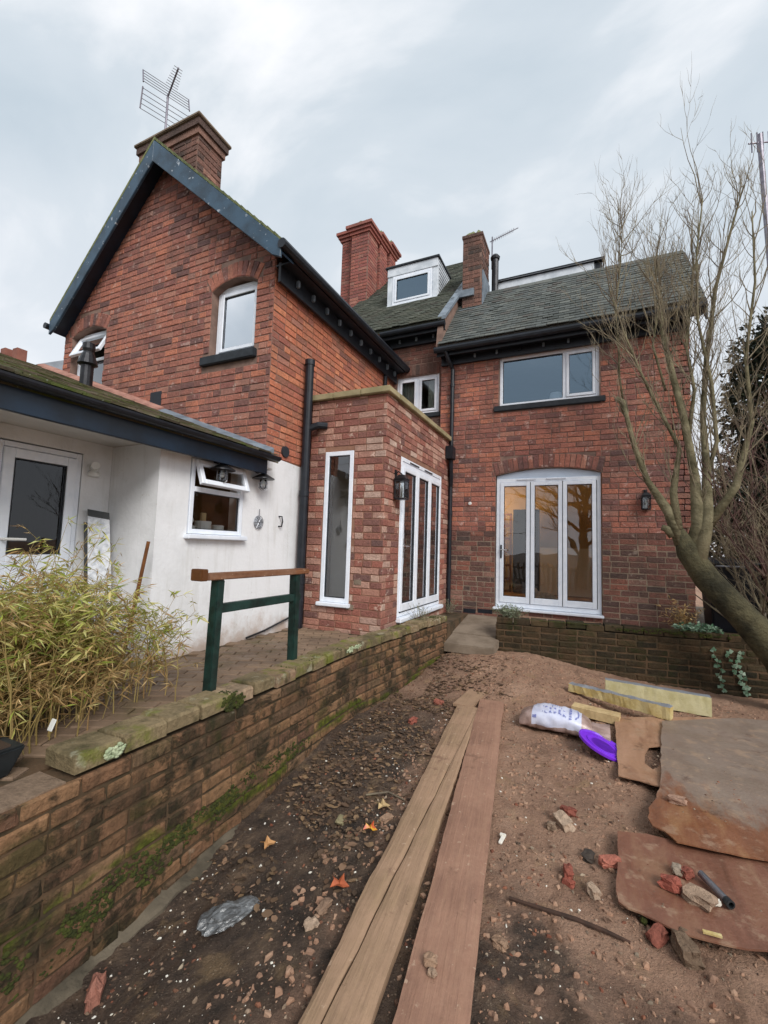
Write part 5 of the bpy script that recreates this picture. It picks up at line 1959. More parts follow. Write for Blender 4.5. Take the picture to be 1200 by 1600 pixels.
# ================================================================== SHEETS
def sheet(label, pts, z, mat, hole=None, seed=1, th=.008, warp=.014, tilt=0.0):
    P = [onZ(x, y, z) for x, y in pts]
    polys = [[Vector((q.x, q.y, 0)) for q in P]]
    if hole:
        polys.append([Vector((onZ(x, y, z).x, onZ(x, y, z).y, 0)) for x, y in hole])
    flat = [q for p in polys for q in p]
    bm = bmesh.new()
    vv = [bm.verts.new(q) for q in flat]
    for t in tessellate_polygon(polys):
        try:
            bm.faces.new([vv[i] for i in t])
        except ValueError:
            pass
    for _ in range(5):
        es = [e for e in bm.edges if e.calc_length() > .09]
        if not es:
            break
        bmesh.ops.subdivide_edges(bm, edges=es, cuts=1)
        bmesh.ops.triangulate(bm, faces=bm.faces)
    for v in bm.verts:
        j = mnoise.noise((v.co.x * 23, v.co.y * 23, seed))
        k_ = mnoise.noise((v.co.x * 23 + 9, v.co.y * 23, seed))
        if v.is_boundary:
            v.co.x += .012 * j; v.co.y += .012 * k_
        v.co.z = z + warp * mnoise.noise((v.co.x * 2.2, v.co.y * 2.2, seed)) + (v.co.y - 3) * tilt
    bmesh.ops.recalc_face_normals(bm, faces=bm.faces)
    if sum(f.normal.z for f in bm.faces) < 0:
        bmesh.ops.reverse_faces(bm, faces=bm.faces)
    ret = bmesh.ops.extrude_face_region(bm, geom=list(bm.faces))
    for v in [g for g in ret['geom'] if isinstance(g, bmesh.types.BMVert)]:
        v.co.z += th
    bmesh.ops.recalc_face_normals(bm, faces=bm.faces)
    me_ = bpy.data.meshes.new('board_sheet')
    bm.to_mesh(me_); bm.free()
    me_.materials.append(M[mat])
    o = bpy.data.objects.new('board_sheet', me_)
    COL.objects.link(o)
    return tag(o, label, 'sheet')


sheet('muddy thin sheet with a torn hole, beside the purple lid', [(961, 1121), (1030, 1122), (1150, 1124), (1150, 1240), (1060, 1237), (1031, 1231), (1000, 1221), (966, 1213)], -1.545, 'sheet_a', [(1007, 1180), (1014, 1168), (1033, 1167), (1034, 1197), (1020, 1203), (1009, 1194)], 1)
sheet('large rusty sheet with a grey upper half, lying on top of the others', [(1034, 1128), (1150, 1123), (1205, 1127), (1330, 1130), (1330, 1360), (1200, 1347), (1120, 1332), (1060, 1318), (1036, 1298), (1020, 1291), (1013, 1278), (1014, 1262), (1024, 1246), (1032, 1228)], -1.525, 'sheet_b', None, 4)
sheet('brown streaked lowest sheet, carrying brick bits and a metal tube', [(965, 1300), (1010, 1303), (1050, 1312), (1120, 1322), (1330, 1340), (1330, 1540), (1200, 1491), (1140, 1481), (1060, 1458), (1000, 1426), (964, 1408)], -1.552, 'sheet_c', None, 8)

# ================================================================== INSULATION, BAG, LID
def block(name, label, cat, a, b, depth, h, m_face, m_top, group=None, z0=None, lift1=0.0, taper=1.0, ragged=0.0):
    """a, b: front bottom corners on the ground"""
    d = (b - a).normalized()
    n = Vector((-d.y, d.x, 0))
    k = 26
    mb = MB().mat(m_face)
    vs_ = []
    r = random.Random(len(label))
    for i in range(k + 1):
        t = i / k
        q = a + (b - a) * t
        hh = h * (1 - (1 - taper) * (1 - t))
        for (s_, z) in ((0, 0), (depth, 0), (depth, hh), (0, hh)):
            jit = Vector((r.uniform(-1, 1), r.uniform(-1, 1), r.uniform(-1, 1))) * ragged
            vs_.append(q + n * s_ + Vector((0, 0, z)) + jit)
    fs_ = []
    for i in range(k):
        o_ = i * 4
        fs_ += [(o_, o_ + 4, o_ + 5, o_ + 1), (o_ + 1, o_ + 5, o_ + 6, o_ + 2), (o_ + 3, o_ + 7, o_ + 4, o_)]
    fs_ += [(0, 1, 2, 3), (k * 4 + 3, k * 4 + 2, k * 4 + 1, k * 4)]
    mb.add(vs_, fs_)
    mb.mat(m_top)
    mb.add([], [])
    kk = len(mb.v)
    for i in range(k):
        o_ = i * 4
        mb.f.append((o_ + 2, o_ + 6, o_ + 7, o_ + 3)); mb.m.append(mb.cur)
    o = mb.build(name)
    return tag(o, label, cat, group)


grp = 'offcuts of foam insulation board'
a, b = onZ(946, 1090, -1.57), onZ(1113, 1121, -1.6)
a.z, b.z = -1.57, -1.6
block('insulation_board', 'long straight pale yellow insulation block with grey foil top, nearest the dark wall', 'insulation', a, b, .1, .19, 'insul_pale', 'foil', grp, ragged=.002)
a, b = onZ(888, 1088, -1.56), onZ(1048, 1132, -1.56)
a.z, b.z = -1.50, -1.53
block('insulation_board', 'ragged tapering yellow insulation strip with foil edge, lying in the middle', 'insulation', a, b, .1, .12, 'insul', 'foil', grp, taper=.62, ragged=.005)
a, b = onZ(893, 1117, -1.57), onZ(967, 1134, -1.57)
a.z, b.z = -1.56, -1.57
block('timber_offcut', 'short pale timber block under the ragged insulation strip', 'timber', a, b, .14, .075, 'pale_wood', 'pale_wood', None, ragged=.001)


def bag():
    root = thing('plaster_bag', 'half-full clear and white printed plaster bag lying on the earth', 'bag', onZ(865, 1140, -1.58))
    a, b = onZ(812, 1130, -1.56), onZ(925, 1152, -1.56)
    a.z = b.z = -1.565
    d = (b - a); L_ = d.length; d.normalize()
    n = Vector((-d.y, d.x, 0))
    ku, kv = 44, 28
    def surf(u, ph):
        pr = math.sin(math.pi * min(1, max(0, (u + .03) / 1.06))) ** .42
        hw = .155 * (.55 + .45 * pr)
        hh = .085 * pr + .012
        wr_ = .012 * mnoise.noise((u * 7, math.cos(ph) * 3, math.sin(ph) * 3)) + .006 * mnoise.noise((u * 22, math.cos(ph) * 6, math.sin(ph) * 6))
        cs, sn = math.cos(ph), math.sin(ph)
        e_ = .75
        y = hw * math.copysign(abs(cs) ** e_, cs)
        z = hh * math.copysign(abs(sn) ** e_, sn)
        return a + d * (L_ * u) + n * (y + wr_ + .08) + Vector((0, 0, hh * .85 + z + wr_))
    mb = MB()
    vs_ = [surf(i / ku, 2 * math.pi * j / kv) for i in range(ku + 1) for j in range(kv)]
    for i in range(ku):
        for j in range(kv):
            q = (j + 1) % kv
            ph = 2 * math.pi * (j + .5) / kv
            mb.mat('bag_print' if (.16 < i / ku < .86 and .55 < ph < 3.4) else 'bag_clear')
            mb.f.append((i * kv + j, i * kv + q, (i + 1) * kv + q, (i + 1) * kv + j)); mb.m.append(mb.cur)
    mb.v = [tuple(q) for q in vs_]
    mb.build('sack', root, smooth_=True)
    # faint blue print: a square mark, two rows of strokes and a band of small letters
    mb = MB().mat('ink')
    off = Vector((0, 0, .004))
    def q4(u0, u1, p0, p1):
        k0 = 3
        for i in range(k0):
            ua, ub = u0 + (u1 - u0) * i / k0, u0 + (u1 - u0) * (i + 1) / k0
            mb.add([surf(ua, p0) * 1.0 + outn(ua, p0), surf(ub, p0) + outn(ub, p0), surf(ub, p1) + outn(ub, p1), surf(ua, p1) + outn(ua, p1)], [(0, 1, 2, 3)])
    def outn(u, p):
        return (n * -math.cos(p) * -1 * .004 + Vector((0, 0, math.sin(p) * .004))) + n * 0
    q4(.195, .25, 2.55, 2.95)
    r = random.Random(3)
    for i in range(11):
        u = .33 + i * .032
        p = 1.55 + .12 * math.sin(i * .8)
        q4(u, u + .009, p, p + .75)
        if i % 2:
            q4(u, u + .028, p + r.choice((.0, .33, .68)), p + r.choice((.07, .4, .75)) + .05)
    for i in range(7):
        p = 1.4 + i * .17
        q4(.70, .735, p, p + .1)
    for i in range(9):
        p = 1.3 + i * .12
        q4(.80 + .02 * math.sin(i * .5), .815 + .02 * math.sin(i * .5), p, p + .12)
    mb.build('print', root)['kind'] = 'stuff'
    mb = MB().mat('bag_clear')                                                   # crumpled open mouth
    vs_, fs_ = [], []
    for i in range(5):
        for j in range(kv):
            q = surf(1.0, 2 * math.pi * j / kv)
            cc = a + d * L_ + n * .08 + Vector((0, 0, .03))
            sp = 1 + .35 * i / 4
            vs_.append(cc + (q - cc) * sp * (1 + .25 * mnoise.noise((j * .9, i * .8, 3))) + d * (.035 * i) + Vector((0, 0, -.006 * i)))
    fs_ = [(i * kv + j, i * kv + (j + 1) % kv, (i + 1) * kv + (j + 1) % kv, (i + 1) * kv + j) for i in range(4) for j in range(kv)]
    mb.add(vs_, fs_); mb.build('mouth', root, smooth_=True)


M['bag_print'] = plain('bag_print', '#d5d8ea', '#c3c7dd', 12, .3, .003, 30, spec=.5)
M['bag_clear'] = plain('bag_clear', '#b49c94', '#8d756c', 10, .28, .004, 24, spec=.6)
M['ink'] = plain('ink', '#6c74b0', '#8f95c2', 30, .5)
bag()
lc = onZ(938, 1170, -1.55)
lid = thing('bucket_lid', 'bright purple round plastic bucket lid half under the muddy sheet', 'lid', lc)
mb = MB().mat('purple')
ax_ = Vector((.34, .0, .92)).normalized()
mb.lathe(lc + Vector((.02, .02, .02)), [(.18, -.012), (.19, -.006), (.19, .012), (.18, .014), (.172, .004), (.01, .002)], 36, ax_)
mb.build('disc', lid)
mb = MB().mat('purple'); mb.lathe(lc + Vector((.02, .02, .02)) + ax_ * .005, [(.13, -.002), (.128, .005), (.12, .005), (.118, -.002)], 36, ax_); mb.build('raised_rim', lid)

# ================================================================== LOOSE RUBBLE YOU CAN NAME
def lump(name, label, cat, p, s, mat, group=None, seed=1, flat=.6, sharp=True, rot=0):
    r = random.Random(seed)
    bm = bmesh.new()
    bmesh.ops.create_cube(bm, size=1.0)
    bmesh.ops.subdivide_edges(bm, edges=bm.edges, cuts=2, use_grid_fill=True)
    for v in bm.verts:
        q = v.co.copy()
        sp_ = q.normalized() * .62
        v.co = q.lerp(sp_, .35 if sharp else .8)
        v.co += Vector((mnoise.noise(q * 2 + Vector((seed, 0, 0))), mnoise.noise(q * 2 + Vector((0, seed, 0))), mnoise.noise(q * 2 + Vector((0, 0, seed))))) * .28
        v.co.x *= s[0]; v.co.y *= s[1]; v.co.z *= s[2]
    bmesh.ops.rotate(bm, verts=bm.verts, matrix=Matrix.Rotation(rot, 3, 'Z') @ Matrix.Rotation(r.uniform(-.25, .25), 3, 'X') @ Matrix.Rotation(r.uniform(-.25, .25), 3, 'Y'))
    me_ = bpy.data.meshes.new(name)
    bm.to_mesh(me_); bm.free()
    me_.materials.append(M[mat])
    o = bpy.data.objects.new(name, me_)
    COL.objects.link(o)
    o.location = p
    return tag(o, label, cat, group)


def on_ground(px, py, dz=0.0):
    p = onZ(px, py, -1.6)
    for _ in range(6):
        p = onZ(px, py, ground_z(p.x, p.y) + dz)
    return p


rub = [
    ('brick_shard', 'orange brick shard standing at the foot of the mossy wall, bottom left', 'brick shard', 148, 1553, (.05, .09, .10), 'terracotta', 1, .02),
    ('brick_flake', 'flat cream brick flake among the leaves left of the boards', 'brick flake', 533, 1281, (.11, .05, .02), 'coping', 2, .01),
    ('stone', 'pale grey flat stone beside the split board', 'stone', 604, 1278, (.05, .07, .02), 'stone', 3, .01),
    ('brick_piece', 'orange brick piece lying far up by the wall end', 'brick piece', 686, 1098, (.1, .06, .05), 'terracotta', 4, .02),
    ('brick_piece', 'small orange brick piece beside a white pebble near the wall', 'brick piece', 645, 1126, (.09, .05, .04), 'terracotta', 5, .02),
    ('stone', 'large pale oblong stone right of the boards', 'stone', 880, 1283, (.11, .07, .05), 'stone', 6, .02),
    ('stone', 'small round stone touching the large oblong stone', 'stone', 862, 1291, (.05, .045, .04), 'stone', 7, .015),
    ('brick_piece', 'dull red brick piece above the large oblong stone', 'brick piece', 888, 1267, (.08, .06, .04), 'terracotta', 8, .02),
    ('brick_piece', 'red brick lump on the clay, upright, left of the brown sheet', 'brick piece', 888, 1362, (.05, .04, .05), 'terracotta', 9, .02),
    ('brick_piece', 'orange brick lump just below the upright red one', 'brick piece', 889, 1379, (.05, .035, .03), 'terracotta', 10, .01),
    ('brick_piece', 'bright orange brick strip touching the left edge of the brown sheet', 'brick piece', 953, 1346, (.1, .05, .04), 'terracotta', 11, .02),
    ('stone', 'dark flat stone left of the bright orange brick strip', 'stone', 919, 1338, (.07, .05, .03), 'gravel_dark', 12, .01),
    ('stone', 'pale stone in the cluster left of the brown sheet', 'stone', 927, 1393, (.06, .04, .04), 'stone', 13, .015),
    ('brick_piece', 'red brick piece under the near edge of the brown sheet', 'brick piece', 1027, 1462, (.08, .05, .04), 'terracotta', 15, .02),
    ('stone', 'big pale pink and grey stone in front of the brown sheet', 'stone', 1072, 1482, (.12, .07, .07), 'stone', 16, .03),
    ('stone', 'flat pinkish stone near the bottom, right of the red board', 'stone', 781, 1474, (.06, .04, .03), 'stone', 17, .01),
    ('stone', 'pale flat stone on the dark soil left of the split board', 'stone', 506, 1416, (.07, .04, .02), 'stone', 19, .01),
    ('stone', 'small upright grey stone below the flat pale one on the dark soil', 'stone', 487, 1443, (.05, .05, .02), 'stone', 20, .01),
]
M['gravel_dark'] = plain('dark_stone', '#4a4038', '#352e29', 12, .8, .004, 60)
for nm, lab, cat, px, py, s, mt_, sd_, dz in rub:
    lump(nm, lab, cat, on_ground(px, py, dz), s, mt_, 'loose rubble on the earth', sd_, rot=sd_ * .9)
for nm, lab, cat, px, py, s, mt_, sd_ in [
    ('brick_piece', 'largest red brick bit lying on the brown sheet', 'brick piece', 1048, 1380, (.075, .065, .05), 'terracotta', 31),
    ('brick_piece', 'small red brick bit nearest the metal tube on the brown sheet', 'brick piece', 1073, 1364, (.05, .04, .04), 'terracotta', 32),
    ('stone', 'pale mortar lump just above the red bits on the brown sheet', 'stone', 1058, 1358, (.06, .04, .03), 'stone', 33),
    ('clod', 'brown earth clod below the metal tube on the brown sheet', 'clod', 1092, 1402, (.11, .08, .05), 'stone', 34),
    ('stone', 'pale pebble on the brown sheet beside the earth clod', 'stone', 1120, 1410, (.03, .02, .02), 'bone_white', 35)]:
    lump(nm, lab, cat, onZ(px, py, -1.525), s, mt_, 'bits lying on the sheets', sd_, rot=sd_)
lump('stone', 'small pinkish stone lying on the rusty sheet', 'stone', onZ(1058, 1250, -1.5), (.09, .045, .04), 'stone', 'bits lying on the sheets', 41, rot=-.3)
lump('pebble', 'rounded clay pebble lying on the red board', 'pebble', onZ(672, 1500, -1.525), (.045, .04, .03), 'stone', 'pebbles on the red board', 44, sharp=False)
lump('pebble', 'smaller clay pebble just below the other on the red board', 'pebble', onZ(675, 1520, -1.53), (.03, .025, .02), 'stone', 'pebbles on the red board', 45, sharp=False)
ta, tb = onZ(1095, 1365, -1.515), onZ(1143, 1415, -1.515)
tube_r = thing('metal_tube', 'short grey metal tube with a black end lying on the brown sheet', 'tube', mid(ta, tb))
mb = MB().mat('metal_grey'); mb.tube([ta, ta.lerp(tb, .86)], .016, 12); mb.build('barrel', tube_r, smooth_=False)
mb = MB().mat('pot_black'); mb.lathe(ta.lerp(tb, .84), [(.018, 0), (.019, .028), (.012, .029), (.012, .004)], 12, (tb - ta).normalized()); mb.build('end_cap', tube_r)
ra, rb = on_ground(795, 1403, .012), on_ground(985, 1473, .012)
mb = MB().mat('rust'); M['rust'] = plain('rusty_iron', '#4a352a', '#33261f', 14, .9, .003, 60)
mb.tube([ra, ra.lerp(rb, .3) + Vector((0, 0, .006)), ra.lerp(rb, .55) + Vector((.01, .01, .004)), ra.lerp(rb, .8) + Vector((0, .01, .002)), rb], [.007, .009, .011, .009, .006], 7)
tag(mb.build('iron_rod'), 'thin rusty iron rod lying across the red clay', 'rod')
p = on_ground(784, 1312, .012)
mb = MB().mat('bone_white'); mb.bar(p + Vector((-.004, -.035, 0)), p + Vector((.004, .035, 0)), .02, .012); mb.bar(p + Vector((.0, .026, .004)), p + Vector((.0, .046, .004)), .034, .014)
tag(mb.build('plastic_clip', bevel=.003), 'small white plastic clip right of the red board', 'clip')
mb = MB().mat('moss'); p = on_ground(1006, 1438, .02); mb.lathe(p, [(.012, -.012), (.016, 0), (.01, .014)], 8); tag(mb.build('yellow_cap'), 'tiny yellow-green cap under the near edge of the brown sheet', 'cap')
mb = MB().mat('insul'); p, q = onZ(1098, 1455, -1.53), onZ(1128, 1463, -1.53); mb.bar(p, q, .014, .008); tag(mb.build('foam_sliver'), 'yellow foam sliver lying near the front edge of the brown sheet', 'sliver')


def star_leaf(name, label, p, s, mat, rot, cat='leaf'):
    mb = MB().mat(mat)
    n = 10
    pts = []
    for i in range(n):
        a = rot + 2 * math.pi * i / n
        rr_ = s * (1 if i % 2 == 0 else .55)
        pts.append(p + Vector((rr_ * math.cos(a), rr_ * math.sin(a) * .9, .008 + .012 * (i % 3))))
    mb.add([p + Vector((0, 0, .012))] + pts, [(0, 1 + i, 1 + (i + 1) % n) for i in range(n)])
    o = mb.build(name)
    sm = o.modifiers.new('thickness', 'SOLIDIFY'); sm.thickness = .002
    return tag(o, label, cat)


M['orange_leaf'] = plain('orange_leaf', '#b5603a', '#9c4f30', 20, .7)
M['tan_leaf'] = plain('tan_leaf', '#c09060', '#a5794c', 20, .7)
M['red_wrap'] = plain('red_wrapper', '#b8322a', '#d8b030', 30, .35)
star_leaf('fallen_leaf', 'orange maple leaf on dark soil left of the boards', on_ground(530, 1385, .01), .05, 'orange_leaf', .3)
star_leaf('fallen_leaf', 'tan oak leaf beside the foot of the mossy wall', on_ground(419, 1322, .01), .05, 'tan_leaf', 1.1)
star_leaf('fallen_leaf', 'pale brown maple leaf above the red wrapper', on_ground(598, 1262, .01), .05, 'pale_wood', .7)
star_leaf('sweet_wrapper', 'crumpled red and yellow wrapper on the leaf litter', on_ground(578, 1297, .015), .045, 'red_wrap', .2, 'wrapper')
mb = MB().mat('twig'); p, q = on_ground(572, 1242, .015), on_ground(632, 1250, .015)
mb.tube([p, p.lerp(q, .5) + Vector((0, .05, .01)), q], [.006, .006, .004], 6); tag(mb.build('twig'), 'bent bare twig lying across the leaf litter', 'twig')
# crumpled wet plastic scrap
bm = bmesh.new(); bmesh.ops.create_icosphere(bm, subdivisions=4, radius=1)
for v in bm.verts:
    q = v.co.copy()
    d_ = 1 + .35 * mnoise.noise(q * 1.6) + .22 * abs(mnoise.noise(q * 4.5)) + .1 * mnoise.noise(q * 11)
    v.co = Vector((q.x * .06 * d_, q.y * .12 * d_, max(q.z, -.2) * .045 * d_))
me_ = bpy.data.meshes.new('plastic_scrap'); bm.to_mesh(me_); bm.free()
M['wet_plastic'] = plain('wet_plastic', '#6d6f70', '#4a4b4c', 14, .12, .006, 40, spec=.9)
me_.materials.append(M['wet_plastic'])
o = bpy.data.objects.new('plastic_scrap', me_); COL.objects.link(o); o.location = on_ground(358, 1432, .02); o.rotation_euler = (0, 0, -.5)
tag(o, 'crumpled shiny grey plastic scrap on wet soil near the mossy wall', 'plastic scrap')

# ================================================================== STUFF ON THE GROUND
def scatter_stones(name, label_cat, n, area, smin, smax, mat, seed, keep=None):
    r = random.Random(seed)
    vs_, fs_ = [], []
    fc = [(0, 1, 6, 5), (1, 2, 7, 6), (2, 3, 8, 7), (3, 4, 9, 8), (4, 0, 5, 9), (5, 6, 10), (6, 7, 10), (7, 8, 10), (8, 9, 10), (9, 5, 10)]
    x0, x1, y0, y1 = area
    c = 0
    while c < n:
        x, y = r.uniform(x0, x1), y0 + (y1 - y0) * r.random() ** 1.15
        if keep and not keep(x, y, r):
            c += .2
            continue
        s = smin + (smax - smin) * r.random() ** 3
        a = r.uniform(0, 6.28)
        ca, sa = math.cos(a), math.sin(a)
        sx, sy, sz = s * r.uniform(.7, 1.5), s * r.uniform(.6, 1), s * r.uniform(.4, .8)
        z = ground_z(x, y) + sz * .38
        k = len(vs_)
        ring = []
        for m in range(5):
            t = m * 1.2566 + r.uniform(-.4, .4)
            ring.append((math.cos(t) * r.uniform(.6, 1.15), math.sin(t) * r.uniform(.6, 1.15)))
        prof = [(p, q, -.6) for p, q in ring] + [(p * r.uniform(.6, .95), q * r.uniform(.6, .95), r.uniform(.1, .5)) for p, q in ring] + [(r.uniform(-.2, .2), r.uniform(-.2, .2), r.uniform(.45, .8))]
        for (p, q, w_) in prof:
            p, q, w_ = p * sx, q * sy, w_ * sz
            vs_.append((x + p * ca - q * sa, y + p * sa + q * ca, z + w_))
        fs_ += [tuple(i + k for i in f) for f in fc]
        c += 1
    me_ = bpy.data.meshes.new(name)
    me_.from_pydata(vs_, [], fs_)
    me_.materials.append(M[mat])
    o = bpy.data.objects.new(name, me_)
    COL.objects.link(o)
    o['kind'] = 'stuff'
    o['label'], o['category'] = label_cat
    return o


def off_boards(x, y):
    for c0, c1, w_ in ((a0, a1, wa), (b0, b1, wb)):
        d = c1 - c0
        t = ((x - c0.x) * d.x + (y - c0.y) * d.y) / (d.x ** 2 + d.y ** 2)
        q = c0 + d * t
        if 0 < t < 1 and math.hypot(x - q.x, y - q.y) < w_ / 2 + .01:
            return False
    return True


scatter_stones('rubble', ('small rubble and gravel strewn over the earth', 'rubble'), 9000, (-1.95, 1.9, .85, 6.3), .0025, .015, 'gravel', 5, lambda x, y, r: off_boards(x, y) and mnoise.noise((x * 2, y * 2, 9)) > -.25 + .3 * r.random())
scatter_stones('pale_chips', ('tiny white chips of mortar in the soil', 'chips'), 800, (-1.95, 1.2, .85, 4.5), .002, .011, 'bone_white', 6, lambda x, y, r: off_boards(x, y) and (x < -.9 or r.random() < .3))
scatter_stones('clods', ('clods of red clay on the ground', 'clods'), 8000, (-1.3, 1.9, .9, 6.3), .004, .022, 'clay', 8, lambda x, y, r: off_boards(x, y)) if M.setdefault('clay', leaf_mat('clay', ['#94735e', '#a27e67', '#876a58', '#aa8a73', '#7b6151'], .92, 0)) else None



def grit_on_sheets():
    r = random.Random(31)
    vs_, fs_ = [], []
    for _ in range(520):
        x, y = r.uniform(.16, .95), r.uniform(2.25, 4.25)
        if 2.9 < y < 3.2 or (y > 3.2 and x < .42):
            continue
        base, sd_ = (-1.552, 8) if y < 3 else (-1.525, 4)
        if mnoise.noise((x * 4, y * 4, 6)) < .0:
            continue
        z = base + .014 * mnoise.noise((x * 2.2, y * 2.2, sd_)) + .008
        s = .002 + .009 * r.random() ** 3
        k = len(vs_)
        a = r.uniform(0, 6.28)
        for m in range(5):
            t = a + m * 1.2566 + r.uniform(-.3, .3)
            vs_.append((x + s * math.cos(t) * r.uniform(.7, 1.3), y + s * math.sin(t) * r.uniform(.7, 1.3), z - .001))
        vs_.append((x, y, z + s * r.uniform(.4, .9)))
        fs_ += [(k + m, k + (m + 1) % 5, k + 5) for m in range(5)]
    me_ = bpy.data.meshes.new('grit')
    me_.from_pydata(vs_, [], fs_)
    me_.materials.append(M['gravel'])
    o = bpy.data.objects.new('grit', me_)
    COL.objects.link(o)
    o['kind'] = 'stuff'
    o['label'], o['category'] = 'fine grit and crumbs lying on the rusty sheets', 'grit'


grit_on_sheets()


def leaves_on_ground(name, n, area, seed, mat, keep):
    r = random.Random(seed)
    vs_, fs_ = [], []
    for _ in range(n):
        x, y = r.uniform(area[0], area[1]), r.uniform(area[2], area[3])
        if not keep(x, y, r):
            continue
        L_ = .006 + .026 * r.random() ** 2; w_ = L_ * r.uniform(.3, .75)
        a = r.uniform(0, 6.28)
        z = ground_z(x, y) + r.uniform(.002, .010)
        t1, t2 = r.uniform(-.3, .3), r.uniform(-.35, .35)
        d = Vector((math.cos(a), math.sin(a), t1 * .5)); s = Vector((-math.sin(a), math.cos(a), t2 * .5))
        c = Vector((x, y, z))
        k = len(vs_)
        cu = Vector((0, 0, r.uniform(-.003, .006)))
        for q in (c - d * L_, c - d * .3 * L_ + s * w_ + cu, c + d * .5 * L_ + s * w_ * .8 + cu, c + d * L_, c + d * .4 * L_ - s * w_ + cu, c - d * .4 * L_ - s * w_ * .9 + cu, c):
            vs_.append(tuple(q))
        fs_ += [(k + 6, k + i, k + (i + 1) % 6) for i in range(6)]
    me_ = bpy.data.meshes.new(name)
    me_.from_pydata(vs_, [], fs_)
    me_.materials.append(M[mat])
    o = bpy.data.objects.new(name, me_)
    COL.objects.link(o)
    o['kind'] = 'stuff'
    o['label'], o['category'] = 'brown fallen leaves along the garden wall', 'leaves'
    return o


leaves_on_ground('leaf_litter', 9000, (-1.98, -.75, 1.6, 6.0), 9, 'leaf_litter', lambda x, y, r: off_boards(x, y) and r.random() < smooth(1.5, 2.6, y) * (.35 + .65 * smooth(-.9, -1.5, x)) * (1 - .55 * smooth(4.6, 5.8, y)) and mnoise.noise((x * 2.4, y * 2.4, 2)) > -.2)


# ================================================================== PLANTS
def add_leaf(vs_, fs_, p, d, n, L_, w_, bend=.15):
    s = d.cross(n)
    if s.length < 1e-5:
        s = Vector((1, 0, 0))
    s.normalize()
    k = len(vs_)
    nn = s.cross(d)
    for q in (p, p + d * L_ * .35 + s * w_ / 2, p + d * L_ - nn * L_ * bend, p + d * L_ * .35 - s * w_ / 2):
        vs_.append(tuple(q))
    fs_.append((k, k + 1, k + 2, k + 3))


def mesh_obj(name, vs_, fs_, mat, parent=None):
    me_ = bpy.data.meshes.new(name)
    me_.from_pydata(vs_, [], fs_)
    me_.materials.append(M[mat])
    o = bpy.data.objects.new(name, me_)
    COL.objects.link(o)
    if parent:
        attach(o, parent)
    return o


def bamboo():
    r = random.Random(12)
    root = thing('bamboo_clump', 'bushy yellow-green bamboo clump on the patio at lower left', 'bamboo', (-2.85, 1.5, PATIO))
    cu = MB().mat('culm')
    lv, lf, dv_, df = [], [], [], []
    for i in range(330):
        bx_, by_ = r.gauss(-2.86, .17), r.gauss(1.36, .36)
        if bx_ > -2.42 or bx_ < -3.75 or by_ < .3:
            continue
        H = r.uniform(.42, .82) * (1.0 if r.random() > .16 else 1.4)
        if by_ > 1.75:
            H *= .82
        lean = Vector((r.gauss(0, .16), r.gauss(.06, .2), 0))
        pts = []
        for k in range(7):
            t = k / 6
            pts.append(Vector((bx_, by_, PATIO)) + Vector((0, 0, H * t)) + lean * t * t * H * 1.1 + Vector((r.uniform(-.008, .008), r.uniform(-.008, .008), 0)))
        cu.tube(pts, [.0045, .004, .0035, .003, .0025, .002, .001], 4, False)
        dry = r.random() < .3
        for k in range(2, 7):
            nb = r.randint(2, 4)
            for _ in range(nb):
                p = pts[k - 1].lerp(pts[k], r.random())
                a = r.uniform(0, 6.28)
                bd = Vector((math.cos(a), math.sin(a), r.uniform(.3, 1.1))).normalized()
                bl = r.uniform(.05, .17)
                q = p + bd * bl
                cu.tube([p, q], [.0016, .0009], 3, False)
                for m in range(r.randint(4, 7)):
                    t = r.uniform(.3, 1)
                    lp = p.lerp(q, t)
                    aa = a + r.uniform(-1.0, 1.0)
                    dr = Vector((math.cos(aa), math.sin(aa), r.uniform(-.75, .75))).normalized()
                    L_ = r.uniform(.04, .1)
                    w_ = L_ * r.uniform(.1, .17)
                    isdry = (k < 4 and r.random() < .75) or dry or r.random() < .15
                    if isdry:
                        add_leaf(dv_, df, lp, dr, Vector((r.uniform(-1, 1), r.uniform(-1, 1), 1)), L_, w_ * .75)
                    else:
                        add_leaf(lv, lf, lp, dr, Vector((r.uniform(-1, 1), r.uniform(-1, 1), 1)), L_, w_)
    # dead stalks leaning out over the wall
    for i in range(60):
        p = Vector((r.gauss(-2.7, .15), r.gauss(1.15, .3), PATIO))
        d = Vector((r.uniform(-.3, .5), r.uniform(-.4, .7), r.uniform(.7, 1.4))).normalized()
        cu.tube([p, p + d * r.uniform(.3, .7)], [.0025, .001], 3, False)
    cu.build('culms', root)['kind'] = 'stuff'
    mesh_obj('leaves', lv, lf, 'bamboo_leaf', root)['kind'] = 'stuff'
    mesh_obj('dry_leaves', dv_, df, 'bamboo_dry', root)['kind'] = 'stuff'


bamboo()
pot = thing('plant_pot', 'black plastic planter in the corner behind the broken wall top', 'pot', (-2.42, .95, PATIO))
mb = MB().mat('pot_black'); mb.hexa([(-2.58, .55, PATIO), (-2.3, .55, PATIO), (-2.3, 1.14, PATIO), (-2.58, 1.14, PATIO), (-2.62, .5, PATIO + .13), (-2.26, .5, PATIO + .13), (-2.26, 1.18, PATIO + .13), (-2.62, 1.18, PATIO + .13)])
mb.build('trough', pot, bevel=.01)
mb = MB().mat('leaf_litter'); mb.box(-2.59, -2.29, .55, 1.13, PATIO + .131, PATIO + .14); mb.build('soil', pot)
p = onX(76, 1152, -2.4)
mb = MB().mat('white_china'); mb.bar((p.x, p.y, PATIO + .1), (p.x, p.y + .02, p.z + .08), .035, .006); tag(mb.build('plant_label', bevel=.002), 'white plastic plant label stuck among the bamboo stems', 'plant label')


